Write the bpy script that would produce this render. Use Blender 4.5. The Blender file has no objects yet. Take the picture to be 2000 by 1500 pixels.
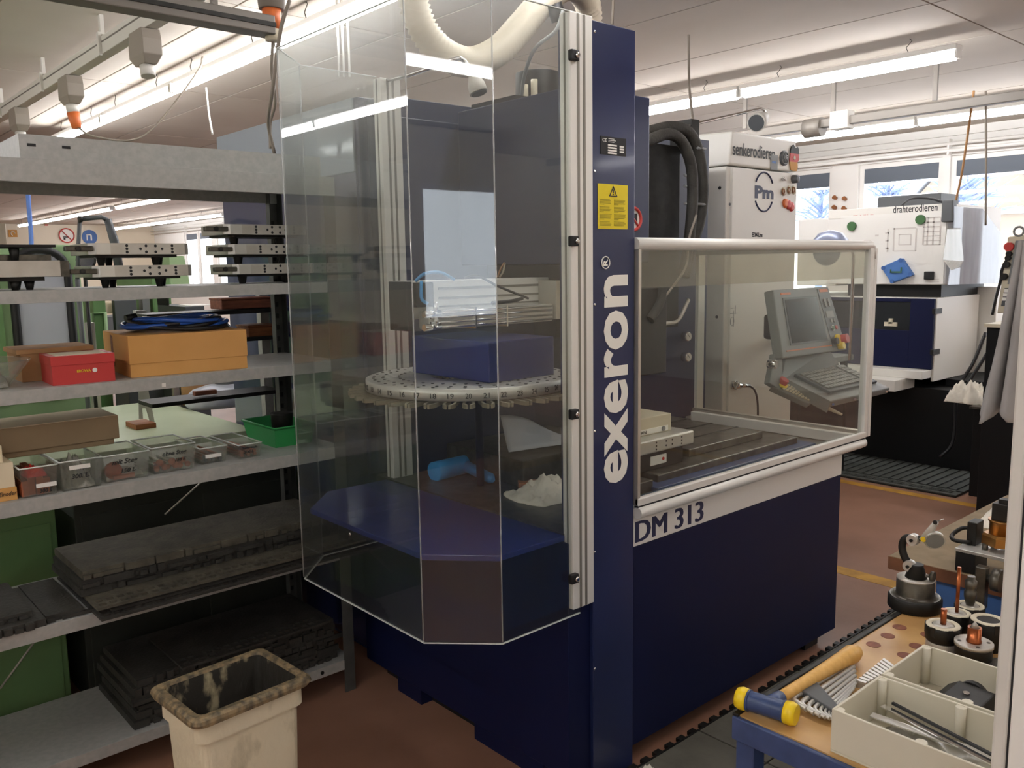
import bpy, bmesh, math, random
from mathutils import Vector, Matrix
random.seed(7)
SC = bpy.context.scene
COL = SC.collection
PI = math.pi
# ------------------------------------------------------------------ camera, solved from the photo's vanishing points
YAW, PITCH, ROLL, FPX, CH = 0.84584126, 0.13837242, -0.01601268, 1672.88, 1.6
_f = Vector((math.cos(YAW)*math.cos(PITCH), math.sin(YAW)*math.cos(PITCH), -math.sin(PITCH)))
_r0 = Vector((math.sin(YAW), -math.cos(YAW), 0)); _u0 = _r0.cross(_f)
_r = _r0*math.cos(ROLL)+_u0*math.sin(ROLL); _u = -_r0*math.sin(ROLL)+_u0*math.cos(ROLL)
CAMP = Vector((0, 0, CH))
cam_d = bpy.data.cameras.new('camera'); cam = bpy.data.objects.new('camera', cam_d); COL.objects.link(cam)
m = Matrix((_r, _u, -_f)).transposed().to_4x4(); m.translation = CAMP; cam.matrix_world = m
cam_d.sensor_width = 36; cam_d.lens = FPX/2000*36; cam_d.clip_start = .02; cam_d.clip_end = 300
SC.camera = cam
def at(x, y, X=None, Y=None, Z=None):
    "a point of the photo measured on a known real plane"
    d = _r*((x-1000)/FPX) - _u*((y-750)/FPX) + _f
    if X is not None: t = (X-CAMP.x)/d.x
    elif Y is not None: t = (Y-CAMP.y)/d.y
    else: t = (Z-CAMP.z)/d.z
    return CAMP + d*t
# ------------------------------------------------------------------ world, exposure
w = bpy.data.worlds.new('sky'); SC.world = w; w.use_nodes = True
nt = w.node_tree; bg = nt.nodes['Background']
bg.inputs[0].default_value = (.86, .92, 1, 1); bg.inputs[1].default_value = 2.4
SC.view_settings.view_transform = 'Standard'; SC.view_settings.look = 'None'
SC.view_settings.gamma = 1; SC.view_settings.use_curve_mapping = False
SC.view_settings.exposure = 1.16
SC.cycles.use_denoising = True; SC.cycles.volume_bounces = 1
SC.cycles.max_bounces = 8; SC.cycles.transparent_max_bounces = 28; SC.cycles.diffuse_bounces = 4
SC.cycles.glossy_bounces = 4; SC.cycles.transmission_bounces = 6; SC.cycles.sample_clamp_indirect = 6
LAMP = 16.0      # strength of every fluorescent tube
# ------------------------------------------------------------------ materials
def lin(h):
    h = h.lstrip('#'); o = []
    for i in (0, 2, 4):
        c = int(h[i:i+2], 16)/255
        o.append(c/12.92 if c <= .04045 else ((c+.055)/1.055)**2.4)
    return (*o, 1)
M = {}
def mat(name, col, rough=.5, metal=0, var=None, scale=8, bump=0, bscale=60, coat=0, stretch=None, spec=.5, detail=6):
    m = bpy.data.materials.new(name); m.use_nodes = True; N = m.node_tree.nodes; L = m.node_tree.links
    b = N['Principled BSDF']; b.inputs['Base Color'].default_value = lin(col)
    b.inputs['Roughness'].default_value = rough; b.inputs['Metallic'].default_value = metal
    b.inputs['Coat Weight'].default_value = coat; b.inputs['Coat Roughness'].default_value = .08
    b.inputs['Specular IOR Level'].default_value = spec
    tc = N.new('ShaderNodeTexCoord'); src = tc.outputs['Object']
    if stretch:
        mp = N.new('ShaderNodeMapping'); mp.inputs['Scale'].default_value = stretch; L.new(src, mp.inputs[0]); src = mp.outputs[0]
    if var:
        n = N.new('ShaderNodeTexNoise'); n.inputs['Scale'].default_value = scale; n.inputs['Detail'].default_value = detail
        L.new(src, n.inputs['Vector'])
        cr = N.new('ShaderNodeValToRGB'); cr.color_ramp.elements[0].position = .36; cr.color_ramp.elements[1].position = .64
        cr.color_ramp.elements[0].color = lin(var); cr.color_ramp.elements[1].color = lin(col)
        L.new(n.outputs['Fac'], cr.inputs[0]); L.new(cr.outputs[0], b.inputs['Base Color'])
    if bump:
        n2 = N.new('ShaderNodeTexNoise'); n2.inputs['Scale'].default_value = bscale; n2.inputs['Detail'].default_value = 4
        L.new(src, n2.inputs['Vector'])
        bp = N.new('ShaderNodeBump'); bp.inputs['Strength'].default_value = bump; bp.inputs['Distance'].default_value = .01
        L.new(n2.outputs['Fac'], bp.inputs['Height']); L.new(bp.outputs[0], b.inputs['Normal'])
    M[name] = m; return m
def emis(name, col, s):
    m = bpy.data.materials.new(name); m.use_nodes = True; b = m.node_tree.nodes['Principled BSDF']
    b.inputs['Base Color'].default_value = (.8, .8, .8, 1)
    b.inputs['Emission Color'].default_value = lin(col); b.inputs['Emission Strength'].default_value = s; M[name] = m
def clear(name, tint='#ffffff', haze=.04, hazecol='#ffffff', gloss_r=.015, f0=.045, sheen=0, sheen_r=.3, tl=.5, power=5, rough2=0):
    "clear sheet: transmission, mirror reflection rising at grazing angles, a little scattering haze"
    m = bpy.data.materials.new(name); m.use_nodes = True; N = m.node_tree.nodes; L = m.node_tree.links
    N.remove(N['Principled BSDF']); out = N['Material Output']
    tr = N.new('ShaderNodeBsdfTransparent'); tr.inputs[0].default_value = lin(tint)
    gl = N.new('ShaderNodeBsdfGlossy'); gl.inputs['Roughness'].default_value = gloss_r
    if rough2:
        g3 = N.new('ShaderNodeBsdfGlossy'); g3.inputs['Roughness'].default_value = rough2
        mg_ = N.new('ShaderNodeMixShader'); mg_.inputs[0].default_value = .5; L.new(gl.outputs[0], mg_.inputs[1]); L.new(g3.outputs[0], mg_.inputs[2]); gl = mg_
    lw = N.new('ShaderNodeLayerWeight'); lw.inputs['Blend'].default_value = .5
    pw = N.new('ShaderNodeMath'); pw.operation = 'POWER'; pw.inputs[1].default_value = power; L.new(lw.outputs['Facing'], pw.inputs[0])
    mu = N.new('ShaderNodeMath'); mu.operation = 'MULTIPLY_ADD'; mu.inputs[1].default_value = 1-f0; mu.inputs[2].default_value = f0
    L.new(pw.outputs[0], mu.inputs[0])
    df = N.new('ShaderNodeBsdfDiffuse'); df.inputs[0].default_value = lin(hazecol)
    tlb = N.new('ShaderNodeBsdfTranslucent'); tlb.inputs[0].default_value = lin(hazecol)
    mh = N.new('ShaderNodeMixShader'); mh.inputs[0].default_value = tl; L.new(df.outputs[0], mh.inputs[1]); L.new(tlb.outputs[0], mh.inputs[2])
    cur = mh
    if sheen:
        g2 = N.new('ShaderNodeBsdfRefraction'); g2.inputs['Roughness'].default_value = sheen_r; g2.inputs['IOR'].default_value = 1.25
        ms = N.new('ShaderNodeMixShader'); ms.inputs[0].default_value = sheen; L.new(mh.outputs[0], ms.inputs[1]); L.new(g2.outputs[0], ms.inputs[2]); cur = ms
    m1 = N.new('ShaderNodeMixShader'); m1.inputs[0].default_value = haze
    no = N.new('ShaderNodeTexNoise'); no.inputs['Scale'].default_value = 3; no.inputs['Detail'].default_value = 5
    mp = N.new('ShaderNodeMapping'); mp.inputs['Scale'].default_value = (3, 3, .7); tc = N.new('ShaderNodeTexCoord')
    L.new(tc.outputs['Object'], mp.inputs[0]); L.new(mp.outputs[0], no.inputs['Vector'])
    hm = N.new('ShaderNodeMath'); hm.operation = 'MULTIPLY_ADD'; hm.inputs[1].default_value = haze*.9; hm.inputs[2].default_value = haze*.55
    L.new(no.outputs['Fac'], hm.inputs[0]); L.new(hm.outputs[0], m1.inputs[0])
    L.new(tr.outputs[0], m1.inputs[1]); L.new(cur.outputs[0], m1.inputs[2])
    m2 = N.new('ShaderNodeMixShader'); L.new(mu.outputs[0], m2.inputs[0]); L.new(m1.outputs[0], m2.inputs[1]); L.new(gl.outputs[0], m2.inputs[2])
    L.new(m2.outputs[0], out.inputs[0]); M[name] = m
mat('floor', '#a97e68', .42, var='#8f6853', scale=1.6, bump=.05, bscale=30)
mat('ceil', '#bdb4a7', .8, var='#b6ac9e', scale=1.2); mat('ceil_gap', '#8d857b', .8)
mat('wall', '#ece3cf', .8, var='#e6dcc6', scale=1); mat('white_paint', '#e9e7e2', .5); mat('blind', '#5c646e', .6)
mat('yellow_line', '#d8a33a', .6, var='#b98a34', scale=9)
mat('navy', '#1f2a52', .36, var='#1c264b', scale=3, coat=.15); mat('navy_dark', '#10173a', .5, spec=.22)
mat('navy_mid', '#232b48', .4); mat('steelblue', '#3b4d78', .38, var='#324369', scale=20)
mat('cream', '#e6e3db', .42); mat('cream2', '#cfc6ae', .5); mat('letter_white', '#efece2', .5); mat('ink', '#20264a', .5)
mat('ink_black', '#1b1b1d', .6); mat('alu', '#cfcabf', .36, .75, var='#bdb8ad', scale=5, stretch=(1, 1, .1))
mat('alu_cream', '#e4e2db', .45, .25); mat('alu_slot', '#8b887f', .5, .5); mat('chrome', '#dedede', .12, 1)
mat('galv', '#b3b3af', .5, .2, var='#a8a9a5', scale=55, bump=.04, bscale=120)
mat('post_dark', '#5a5b58', .55, .3, var='#4c4d4b', scale=12)
mat('steel', '#c6c2b9', .36, .45, var='#b7b2a8', scale=14); mat('steel_light', '#cfcdc6', .35, .6); mat('steel_dark', '#6a665d', .3, .6, var='#49463f', scale=25)
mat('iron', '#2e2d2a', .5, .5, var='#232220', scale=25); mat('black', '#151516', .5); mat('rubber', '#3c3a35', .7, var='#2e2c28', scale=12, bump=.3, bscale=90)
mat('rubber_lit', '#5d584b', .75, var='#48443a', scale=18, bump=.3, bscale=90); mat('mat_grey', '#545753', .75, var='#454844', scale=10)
mat('tile_mat', '#625f55', .75, var='#545148', scale=7, bump=.1)
mat('green', '#6b8f5c', .45, var='#628553', scale=4); mat('green_light', '#8fac7e', .5); mat('green_dark', '#4f7440', .5); mat('bench_top', '#c6d2b2', .3, var='#b7c4a2', scale=3)
mat('green_plastic', '#2f9650', .4); mat('yellow_card', '#d6a05c', .7, var='#cc9652', scale=4); mat('brown_card', '#b98d60', .8, var='#a77d54', scale=9)
mat('tan_card', '#a08a6c', .8, var='#927c60', scale=3); mat('card_top', '#e6d6b8', .8); mat('red_card', '#c43a38', .45); mat('red', '#c22a22', .4)
mat('dark_wood', '#8e5640', .6, var='#754433', scale=14, stretch=(1, 6, 6)); mat('mid_wood', '#9a6138', .6, var='#7d4c2b', scale=14, stretch=(1, 6, 6))
mat('hammer_wood', '#e6b768', .4, var='#dba95a', scale=12, stretch=(8, 8, 1)); mat('board', '#cfa76d', .4, var='#b08752', scale=7, detail=8)
mat('granite', '#8a765a', .75, var='#7d6b4e', scale=22); mat('plate_edge', '#8a5c40', .5, var='#6b4530', scale=10)
mat('yellow', '#f2cf1c', .4); mat('label_yellow', '#e3cd14', .5); mat('label_ink', '#a3940f', .6); mat('sign_red', '#c33d36', .5); mat('sign_blue', '#3c66a8', .5); mat('sign_orange', '#c8934a', .6)
mat('copper', '#b5693f', .28, .9, var='#8f4b2c', scale=30); mat('brass', '#b98a4c', .3, .85, var='#94683a', scale=20)
mat('plastic_grey', '#d3cdb9', .5); mat('console_grey', '#7f8180', .5); mat('console_dark', '#55585a', .5); mat('screen', '#2b3336', .15); mat('key', '#8a8a84', .5)
mat('cloth_white', '#e6dfd0', .9, bump=.25, bscale=40); mat('cloth_grey', '#a9a7a6', .9, var='#9a9897', scale=12); mat('paper', '#b9bdc4', .7); mat('paper_white', '#eceae4', .6)
mat('blue_plastic', '#2f8fd0', .35); mat('cable_blue', '#2c5cb8', .22); mat('cable_black', '#141418', .4); mat('rope_blue', '#5f7fc8', .7); mat('hose_white', '#ddd2bd', .55)
mat('orange', '#d8713a', .5); mat('trunk', '#cfcbc2', .55); mat('plug_grey', '#8d8377', .6); mat('beam_grey', '#756f67', .5, .2); mat('magnet_green', '#3f6b3c', .5)
mat('block_blue', '#4c7abd', .5, var='#4672b0', scale=6); mat('drawing_line', '#d3cdc7', .8); mat('shield_grey', '#b8bbc4', .4); mat('black_body', '#0f1011', .6, spec=.3)
mat('skyhill', '#c9d4e4', .9, var='#e3e9f2', scale=.6); mat('snow', '#e8ecf2', .9); mat('house_wood', '#a08f7c', .9); mat('roof_snow', '#dfe5ee', .9); mat('twig', '#8d9dc0', .9)
mat('sheen_grey', '#97a0aa', .35, coat=.3); mat('lens_grey', '#6d7c8c', .2); mat('shade_blue', '#9aa3bd', .3, .3); mat('tray_blue', '#1d2c72', .3, coat=.3); mat('terracotta', '#b0603c', .5, var='#9a4f30', scale=20); mat('navy_gloss', '#2b335a', .2, coat=1, spec=.9); mat('dark_back', '#34372f', .7, var='#2b2e27', scale=5)
mat('gauge_face', '#e8e4d8', .4); mat('ring_alu', '#dad7d0', .35, .3); mat('gripper', '#9b9483', .4, .5)
# the bin is stained with dirt and paint
def bin_mat(name, base, dirt, lo, hi, scale):
    m = mat(name, base, .6, var=dirt, scale=scale, bump=.4, bscale=50, stretch=(1, 1, .5), detail=10)
    for n in m.node_tree.nodes:
        if n.type == 'VALTORGB': n.color_ramp.elements[0].position = lo; n.color_ramp.elements[1].position = hi
bin_mat('bin_out', '#ddd2b6', '#8f8366', .28, .40, 7); bin_mat('bin_in', '#b3a685', '#33302a', .54, .62, 14); bin_mat('bin_rim', '#978260', '#51493a', .36, .66, 55)
emis('tube_light', '#fdfcff', LAMP)
clear('acrylic', '#f8faf8', haze=.012, hazecol='#eef1ee', f0=.055, tl=.8, power=4.6)
_nt = M['acrylic'].node_tree; _vs = _nt.nodes.new('ShaderNodeVolumeScatter'); _vs.inputs['Density'].default_value = 20; _vs.inputs['Anisotropy'].default_value = .9
_nt.links.new(_vs.outputs[0], _nt.nodes['Material Output'].inputs['Volume'])
clear('glass', '#fafbf8', haze=.005, hazecol='#eef1ee', f0=.035); clear('haze_strip', '#f3f0e9', haze=.2, hazecol='#cfc9bd', f0=.05)
clear('bin_clear', '#f8f9f6', haze=.16, hazecol='#deded6', f0=.08, tl=.6); clear('bag_clear', '#f4f4f0', haze=.38, hazecol='#ece9e0', f0=.05, gloss_r=.25)
clear('fold_line', '#ffffff', haze=.32, hazecol='#f4f6f4', f0=.1); clear('window_glass', '#ffffff', haze=.01, f0=.04); clear('shield_clear', '#eef0f4', haze=.75, hazecol='#c9ccd6', f0=.05)
clear('smoked', '#5a6064', haze=.2, hazecol='#70767c', f0=.06); mat('acryl_edge', '#e9eeea', .3, spec=.6)
# ------------------------------------------------------------------ mesh builder
class MB:
    def __init__(s): s.v = []; s.f = []; s.sm = []
    def add(s, vs, fs, sm=False):
        o = len(s.v); s.v += [Vector(v) for v in vs]; s.f += [tuple(i+o for i in f) for f in fs]; s.sm += [sm]*len(fs); return s
    def box(s, x0, x1, y0, y1, z0, z1):
        return s.add([(x0,y0,z0),(x1,y0,z0),(x1,y1,z0),(x0,y1,z0),(x0,y0,z1),(x1,y0,z1),(x1,y1,z1),(x0,y1,z1)],
                     [(0,3,2,1),(4,5,6,7),(0,1,5,4),(1,2,6,5),(2,3,7,6),(3,0,4,7)])
    def prism(s, poly, z0, z1, M4=None):
        n = len(poly); vs = [(x, y, z0) for x, y in poly]+[(x, y, z1) for x, y in poly]
        a = sum(poly[i][0]*poly[(i+1) % n][1]-poly[(i+1) % n][0]*poly[i][1] for i in range(n))
        fs = [tuple(range(n))[::-1], tuple(range(n, 2*n))]+[(i, (i+1) % n, n+(i+1) % n, n+i) for i in range(n)]
        if a < 0: fs = [f[::-1] for f in fs]
        if M4: vs = [M4 @ Vector(v) for v in vs]
        return s.add(vs, fs)
    def cyl(s, p0, p1, r, r2=None, n=20):
        return s.tube([p0, p1], r, n, r2=r2)
    def tube(s, pts, r, n=10, r2=None, closed=False):
        pts = [Vector(p) for p in pts]; k = len(pts); rings = []; prev = None; rs = r if isinstance(r, (list, tuple)) else [r+((r2-r)*i/(k-1) if r2 is not None else 0) for i in range(k)]
        for i, p in enumerate(pts):
            if closed: t = pts[(i+1) % k]-pts[i-1]
            else: t = (pts[min(i+1, k-1)]-pts[max(i-1, 0)])
            t.normalize()
            if prev is None: a = t.orthogonal().normalized()
            else: a = (prev-t*prev.dot(t)).normalized()
            prev = a; b = t.cross(a)
            rings.append([p+a*math.cos(2*PI*j/n)*rs[i]+b*math.sin(2*PI*j/n)*rs[i] for j in range(n)])
        vs = [v for R_ in rings for v in R_]; fs = []
        for i in range(k if closed else k-1):
            i2 = (i+1) % k
            for j in range(n): fs.append((i*n+j, i*n+(j+1) % n, i2*n+(j+1) % n, i2*n+j))
        s.add(vs, fs, True)
        if not closed:
            o = len(s.v)-len(vs); s.f += [tuple(o+j for j in range(n))[::-1], tuple(o+(k-1)*n+j for j in range(n))]; s.sm += [False]*2
        return s
    def lathe(s, prof, c, n=28, axis='z', capped=True, sm=True):
        c = Vector(c); vs = []
        for r, z in prof:
            for j in range(n):
                a = 2*PI*j/n; x, y = r*math.cos(a), r*math.sin(a)
                vs.append(c+(Vector((x, y, z)) if axis == 'z' else Vector((z, x, y)) if axis == 'x' else Vector((y, z, x))))
        k = len(prof); fs = [(i*n+j, i*n+(j+1) % n, (i+1)*n+(j+1) % n, (i+1)*n+j) for i in range(k-1) for j in range(n)]
        o = len(s.v); s.add(vs, fs, sm)
        if capped:
            s.f += [tuple(o+j for j in range(n))[::-1], tuple(o+(k-1)*n+j for j in range(n))]; s.sm += [False]*2
        return s
    def loft(s, loops, caps=(True, True), sm=False):
        n = len(loops[0]); vs = [v for l in loops for v in l]; o = len(s.v)
        fs = [(i*n+j, i*n+(j+1) % n, (i+1)*n+(j+1) % n, (i+1)*n+j) for i in range(len(loops)-1) for j in range(n)]
        s.add(vs, fs, sm)
        if caps[0]: s.f.append(tuple(o+j for j in range(n))[::-1]); s.sm.append(False)
        if caps[1]: s.f.append(tuple(o+(len(loops)-1)*n+j for j in range(n))); s.sm.append(False)
        return s
    def xf(s, m4):
        s.v = [m4 @ v for v in s.v]; return s
def sheet(poly, th, z0, z1, closed=False):
    "vertical bent sheet following poly (list of xy), thickness th outward"
    mb = MB(); n = len(poly); off = []
    for i in range(n):
        p = Vector(poly[i]); a = Vector(poly[i-1]) if i or closed else None; b = Vector(poly[(i+1) % n]) if i < n-1 or closed else None
        ns = []
        for q0, q1 in ((a, p), (p, b)):
            if q0 is not None and q1 is not None: d = (q1-q0).normalized(); ns.append(Vector((d.y, -d.x)))
        nn = sum(ns, Vector((0, 0))).normalized(); off.append(p+nn*th/max(.5, nn.dot(ns[0])))
    ring = [Vector(p) for p in poly]+off[::-1]
    return mb.prism([(p.x, p.y) for p in ring], z0, z1)
WO = {}
def build(name, mb, mt, parent=None, loc=None, bev=0, seg=2, kind=None, local=False, label=None):
    me = bpy.data.meshes.new(name); off = Vector((0, 0, 0)) if local else (WO[parent.name] if parent else Vector(loc) if loc is not None else None)
    if off is None:
        xs = [v.x for v in mb.v]; ys = [v.y for v in mb.v]; zs = [v.z for v in mb.v]
        off = Vector(((min(xs)+max(xs))/2, (min(ys)+max(ys))/2, min(zs)))
    me.from_pydata([tuple(v-off) for v in mb.v], [], mb.f)
    me.polygons.foreach_set('use_smooth', mb.sm); me.update()
    me.materials.append(M[mt] if isinstance(mt, str) else mt)
    o = bpy.data.objects.new(name, me); COL.objects.link(o)
    if parent: o.parent = parent; WO[o.name] = WO[parent.name]
    else: o.location = off if not local else (loc if loc is not None else (0, 0, 0)); WO[o.name] = Vector((0, 0, 0)) if local else off
    if bev:
        b = o.modifiers.new('bevel', 'BEVEL'); b.width = bev; b.segments = seg; b.limit_method = 'ANGLE'; b.angle_limit = .7; b.harden_normals = False
    if kind: o['kind'] = kind
    if label: o['label'] = label
    return o
def tag(o, label, cat, group=None):
    o['label'] = label; o['category'] = cat
    if group: o['group'] = group
    return o
def thing(name, label, cat, loc=(0, 0, 0), group=None, rot=None):
    o = bpy.data.objects.new(name, None); COL.objects.link(o); o.location = loc; o.empty_display_size = .05
    if rot is not None: o.rotation_euler = rot; WO[o.name] = Vector((0, 0, 0))
    else: WO[o.name] = Vector(loc)
    return tag(o, label, cat, group)
def one(name, mb, mt, label, cat, group=None, **k): return tag(build(name, mb, mt, **k), label, cat, group)
def dup(root, loc=None, label=None, rot=None):
    def cp(o, par):
        c = o.copy(); COL.objects.link(c); c.parent = par
        for ch in list(o.children): cp(ch, c)
        return c
    c = cp(root, None)
    if loc is not None: c.location = loc
    if rot is not None: c.rotation_euler = rot
    if label: c['label'] = label
    return c
def struct(name, mb, mt, **k): return build(name, mb, mt, kind='structure', **k)
_tc = {}
def text(s, origin, right, up, h=None, w=None, mt='ink', parent=None, name='lettering', depth=.0012, bold=0, italic=0, space=1, wobble=0, fat=0):
    "flat raised lettering: origin = lower left corner, right/up unit vectors, cap box height h, width w"
    cu = bpy.data.curves.new('lettering', 'FONT'); cu.body = s; cu.size = 1; cu.offset = bold; cu.shear = italic; cu.space_character = space; cu.resolution_u = 3
    ob = bpy.data.objects.new('tmp', cu); COL.objects.link(ob)
    bpy.context.view_layer.update()
    me = bpy.data.meshes.new_from_object(ob); bpy.data.objects.remove(ob)
    vs = [v.co.copy() for v in me.vertices]; fs = [tuple(p.vertices) for p in me.polygons]
    x0 = min(v.x for v in vs); x1 = max(v.x for v in vs); y0 = min(v.y for v in vs); y1 = max(v.y for v in vs)
    sy = h/(y1-y0) if h else None; sx = w/(x1-x0) if w else sy; sy = sy or sx
    right = Vector(right).normalized(); up = Vector(up).normalized(); nrm = right.cross(up)
    mb = MB(); o = Vector(origin)
    def P(v):
        return o+right*((v.x-x0)*sx)+up*((v.y-y0)*sy+(math.sin(v.x*5)*wobble if wobble else 0))+nrm*depth
    mb.add([P(v) for v in vs], fs)
    if fat: mb.add([P(v)+right*fat-nrm*.0002 for v in vs], fs); mb.add([P(v)+right*fat*.5-nrm*.0004 for v in vs], fs)
    # side walls so the letters have thickness
    me2 = bmesh.new(); me2.from_mesh(me); n0 = len(mb.v)
    mb.add([P(v)-nrm*depth*.98 for v in vs], [])
    for e in me2.edges:
        if len(e.link_faces) == 1:
            a, b = e.verts[0].index, e.verts[1].index
            mb.f.append((a, b, n0+b, n0+a)); mb.sm.append(False)
    me2.free(); bpy.data.meshes.remove(me)
    return build(name, mb, mt, parent)
def arc(c, r, a0, a1, n, f): return [f(c, r, a0+(a1-a0)*i/n) for i in range(n+1)]
def spline(pts, n=8):
    P = [Vector(p) for p in pts]; P = [P[0]*2-P[1]]+P+[P[-1]*2-P[-2]]; out = []
    for i in range(1, len(P)-2):
        for j in range(n):
            t = j/n; a, b, c, d = P[i-1:i+3]
            out.append(.5*((2*b)+(c-a)*t+(2*a-5*b+4*c-d)*t*t+(3*b-a-3*c+d)*t**3))
    out.append(P[-2]); return out
X3 = Vector((1, 0, 0)); Y3 = Vector((0, 1, 0)); Z3 = Vector((0, 0, 1))
# ================================================================== SETTING
RX0, RX1, RY0, RY1, CZ = -4.0, 9.6, -4.8, 27.4, 2.95
struct('floor', MB().box(RX0-.2, RX1+.2, RY0-.2, RY1+.2, -.12, 0), 'floor')
struct('trim_1', MB().box(4.05, 4.15, -4.5, 2.9, 0, .0015), 'yellow_line', label='yellow floor marking line nearest the navy machine')
struct('trim_2', MB().box(5.78, 5.86, -4.5, 6, 0, .0015), 'yellow_line', label='yellow floor marking line along the slotted mat')
ceil = struct('ceiling', MB().box(RX0-.2, RX1+.2, RY0-.2, RY1+.2, CZ+.03, CZ+.1), 'ceil_gap')
pan = None; PW, PL = .95, 2.3
for i in range(14):
    for j in range(14):
        x, y = -3.65-.35+i*PW+.3, RY0+j*PL
        x = 4.9-9*PW+i*PW - .0
        if x > RX1-.1: continue
        if pan is None:
            pan = build('ceiling_panel', MB().box(x+.006, x+PW-.006, y+.006, y+PL-.006, CZ, CZ+.03), 'ceil', ceil); px0, py0 = x, y
        else:
            c = pan.copy(); COL.objects.link(c); c.parent = ceil; c.location = (x-px0, y-py0, 0)
# walls
struct('wall_rear', MB().box(RX0-.2, RX1+.2, RY1, RY1+.2, 0, CZ+.03), 'wall')
struct('wall_front', MB().box(RX0-.2, RX1+.2, RY0-.2, RY0, 0, CZ+.03), 'wall')
lw = MB()      # left wall, with a window that mirrors in the clear guard
WL = (-3.45, -2.02, 1.02, 2.42)
lw.box(RX0-.2, RX0, RY0, WL[0], 0, CZ+.03).box(RX0-.2, RX0, WL[1], RY1, 0, CZ+.03).box(RX0-.2, RX0, WL[0], WL[1], 0, WL[2]).box(RX0-.2, RX0, WL[0], WL[1], WL[3], CZ+.03)
struct('wall_left', lw, 'wall')
def window(n, x, y0, y1, z0, z1, s, blind=True):
    "window in a wall x = const; s = +1 when the room is on the -x side"
    f = .05; t = .06
    mb = MB().box(x, x+t*s if s > 0 else x, y0, y0+f, z0, z1) if False else MB()
    xa, xb = sorted((x+.04*s, x+.1*s))
    mb.box(xa, xb, y0, y0+f, z0, z1).box(xa, xb, y1-f, y1, z0, z1).box(xa, xb, y0+f, y1-f, z0, z0+f).box(xa, xb, y0+f, y1-f, z1-f, z1)
    w_ = struct('window_%d' % n, mb, 'white_paint', loc=(x, y0, z0))
    xm = (xa+xb)/2
    build('pane', MB().box(xm-.004, xm+.004, y0+f, y1-f, z0+f, z1-f), 'window_glass', w_)
    if blind:
        b = MB().box(xm-.02, xm-.006, y0+f, y1-f, z1-.21, z1-f)
        build('blind', b, 'blind', w_)
    return w_
window(1, RX0, WL[0], WL[1], WL[2], WL[3], -1, False)
rw = MB(); z0, z1 = 1.0, 2.66; xw = RX1
rw.box(xw, xw+.2, RY0, RY1, 0, z0).box(xw, xw+.2, RY0, RY1, z1, CZ+.03)
spans = []; y = 2.91-2.24
while y < RY1-2.3: spans += [(y, y+.92), (y+1.0, y+1.92)]; y += 2.24
prev = RY0
for a, b in spans: rw.box(xw, xw+.2, prev, a, z0, z1); prev = b
rw.box(xw, xw+.2, prev, RY1, z0, z1)
struct('wall_right', rw, 'white_paint')
for i, (a, b) in enumerate(spans): window(i+2, xw, a, b, z0, z1, 1)
struct('trim_3', MB().box(xw-.03, xw, RY0, RY1, 2.72, 2.80).box(xw-.05, xw, RY0, RY1, 2.86, 2.9), 'white_paint', label='white ledge strips above the windows')
mb = MB()
for z in (2.70, 2.77): mb.tube([(xw-.12, RY0+.1, z), (xw-.12, RY1-.1, z)], .018, 8)
for k in range(12): mb.box(xw-.13, xw-.051, -4+k*2.6, -3.98+k*2.6, 2.66, 2.82)
one('heating_pipes', mb, 'white_paint', 'two white pipes running along the wall above the windows', 'pipe')
for px, py in ((1633, 387), (1652, 389), (1632, 406), (1651, 408)):
    c = at(px, py, X=RX1); one('wall_peg', MB().tube([(RX1, c.y, c.z), (RX1-.03, c.y, c.z), (RX1-.05, c.y, c.z+.01)], [.02, .02, .026], 12), 'mid_wood', 'one of four small brown pegs on the white pier between the windows', 'peg', 'pegs on the window pier')
one('unseen_dark_bench', MB().box(-3.98, -2.3, -4.5, .4, 0, .95), 'black_body', 'unseen dark bench added under the side window to deepen the guard reflection', 'bench', bev=.01)  # out-of-view block added to darken the lower guard reflection
# outdoors
struct('ground_outside', MB().box(9.9, 60, -20, 60, -1.2, -1), 'snow')
h = thing('snowy_house', 'wooden gabled house with snow on its roof, outside the right window', 'house', (26, 6.9, -1))
gx = 26; c = at(1905, 350, X=gx); hw = 1.9
build('gable_wall', MB().prism([(-hw, -4), (hw, -4), (hw, 1.2), (0, 3.2), (-hw, 1.2)], 0, 5, Matrix(((0, 0, 1, gx), (1, 0, 0, c.y), (0, 1, 0, c.z-1.9), (0, 0, 0, 1)))), 'house_wood', h)
for s in (-1, 1):
    a = Vector((gx-.3, c.y, c.z-1.9+3.35)); d = Vector((0, s*(hw+.5), -2.5))
    p = [a, a+d, a+d+Vector((0, 0, .22)), a+Vector((0, 0, .22))]
    build('roof_side', MB().loft([p, [q+Vector((5.6, 0, 0)) for q in p]]), 'roof_snow', h)
build('barge_line', MB().box(gx-.15, gx-.02, c.y-hw, c.y+hw, c.z-1.0, c.z-.85), 'roof_snow', h)
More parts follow.
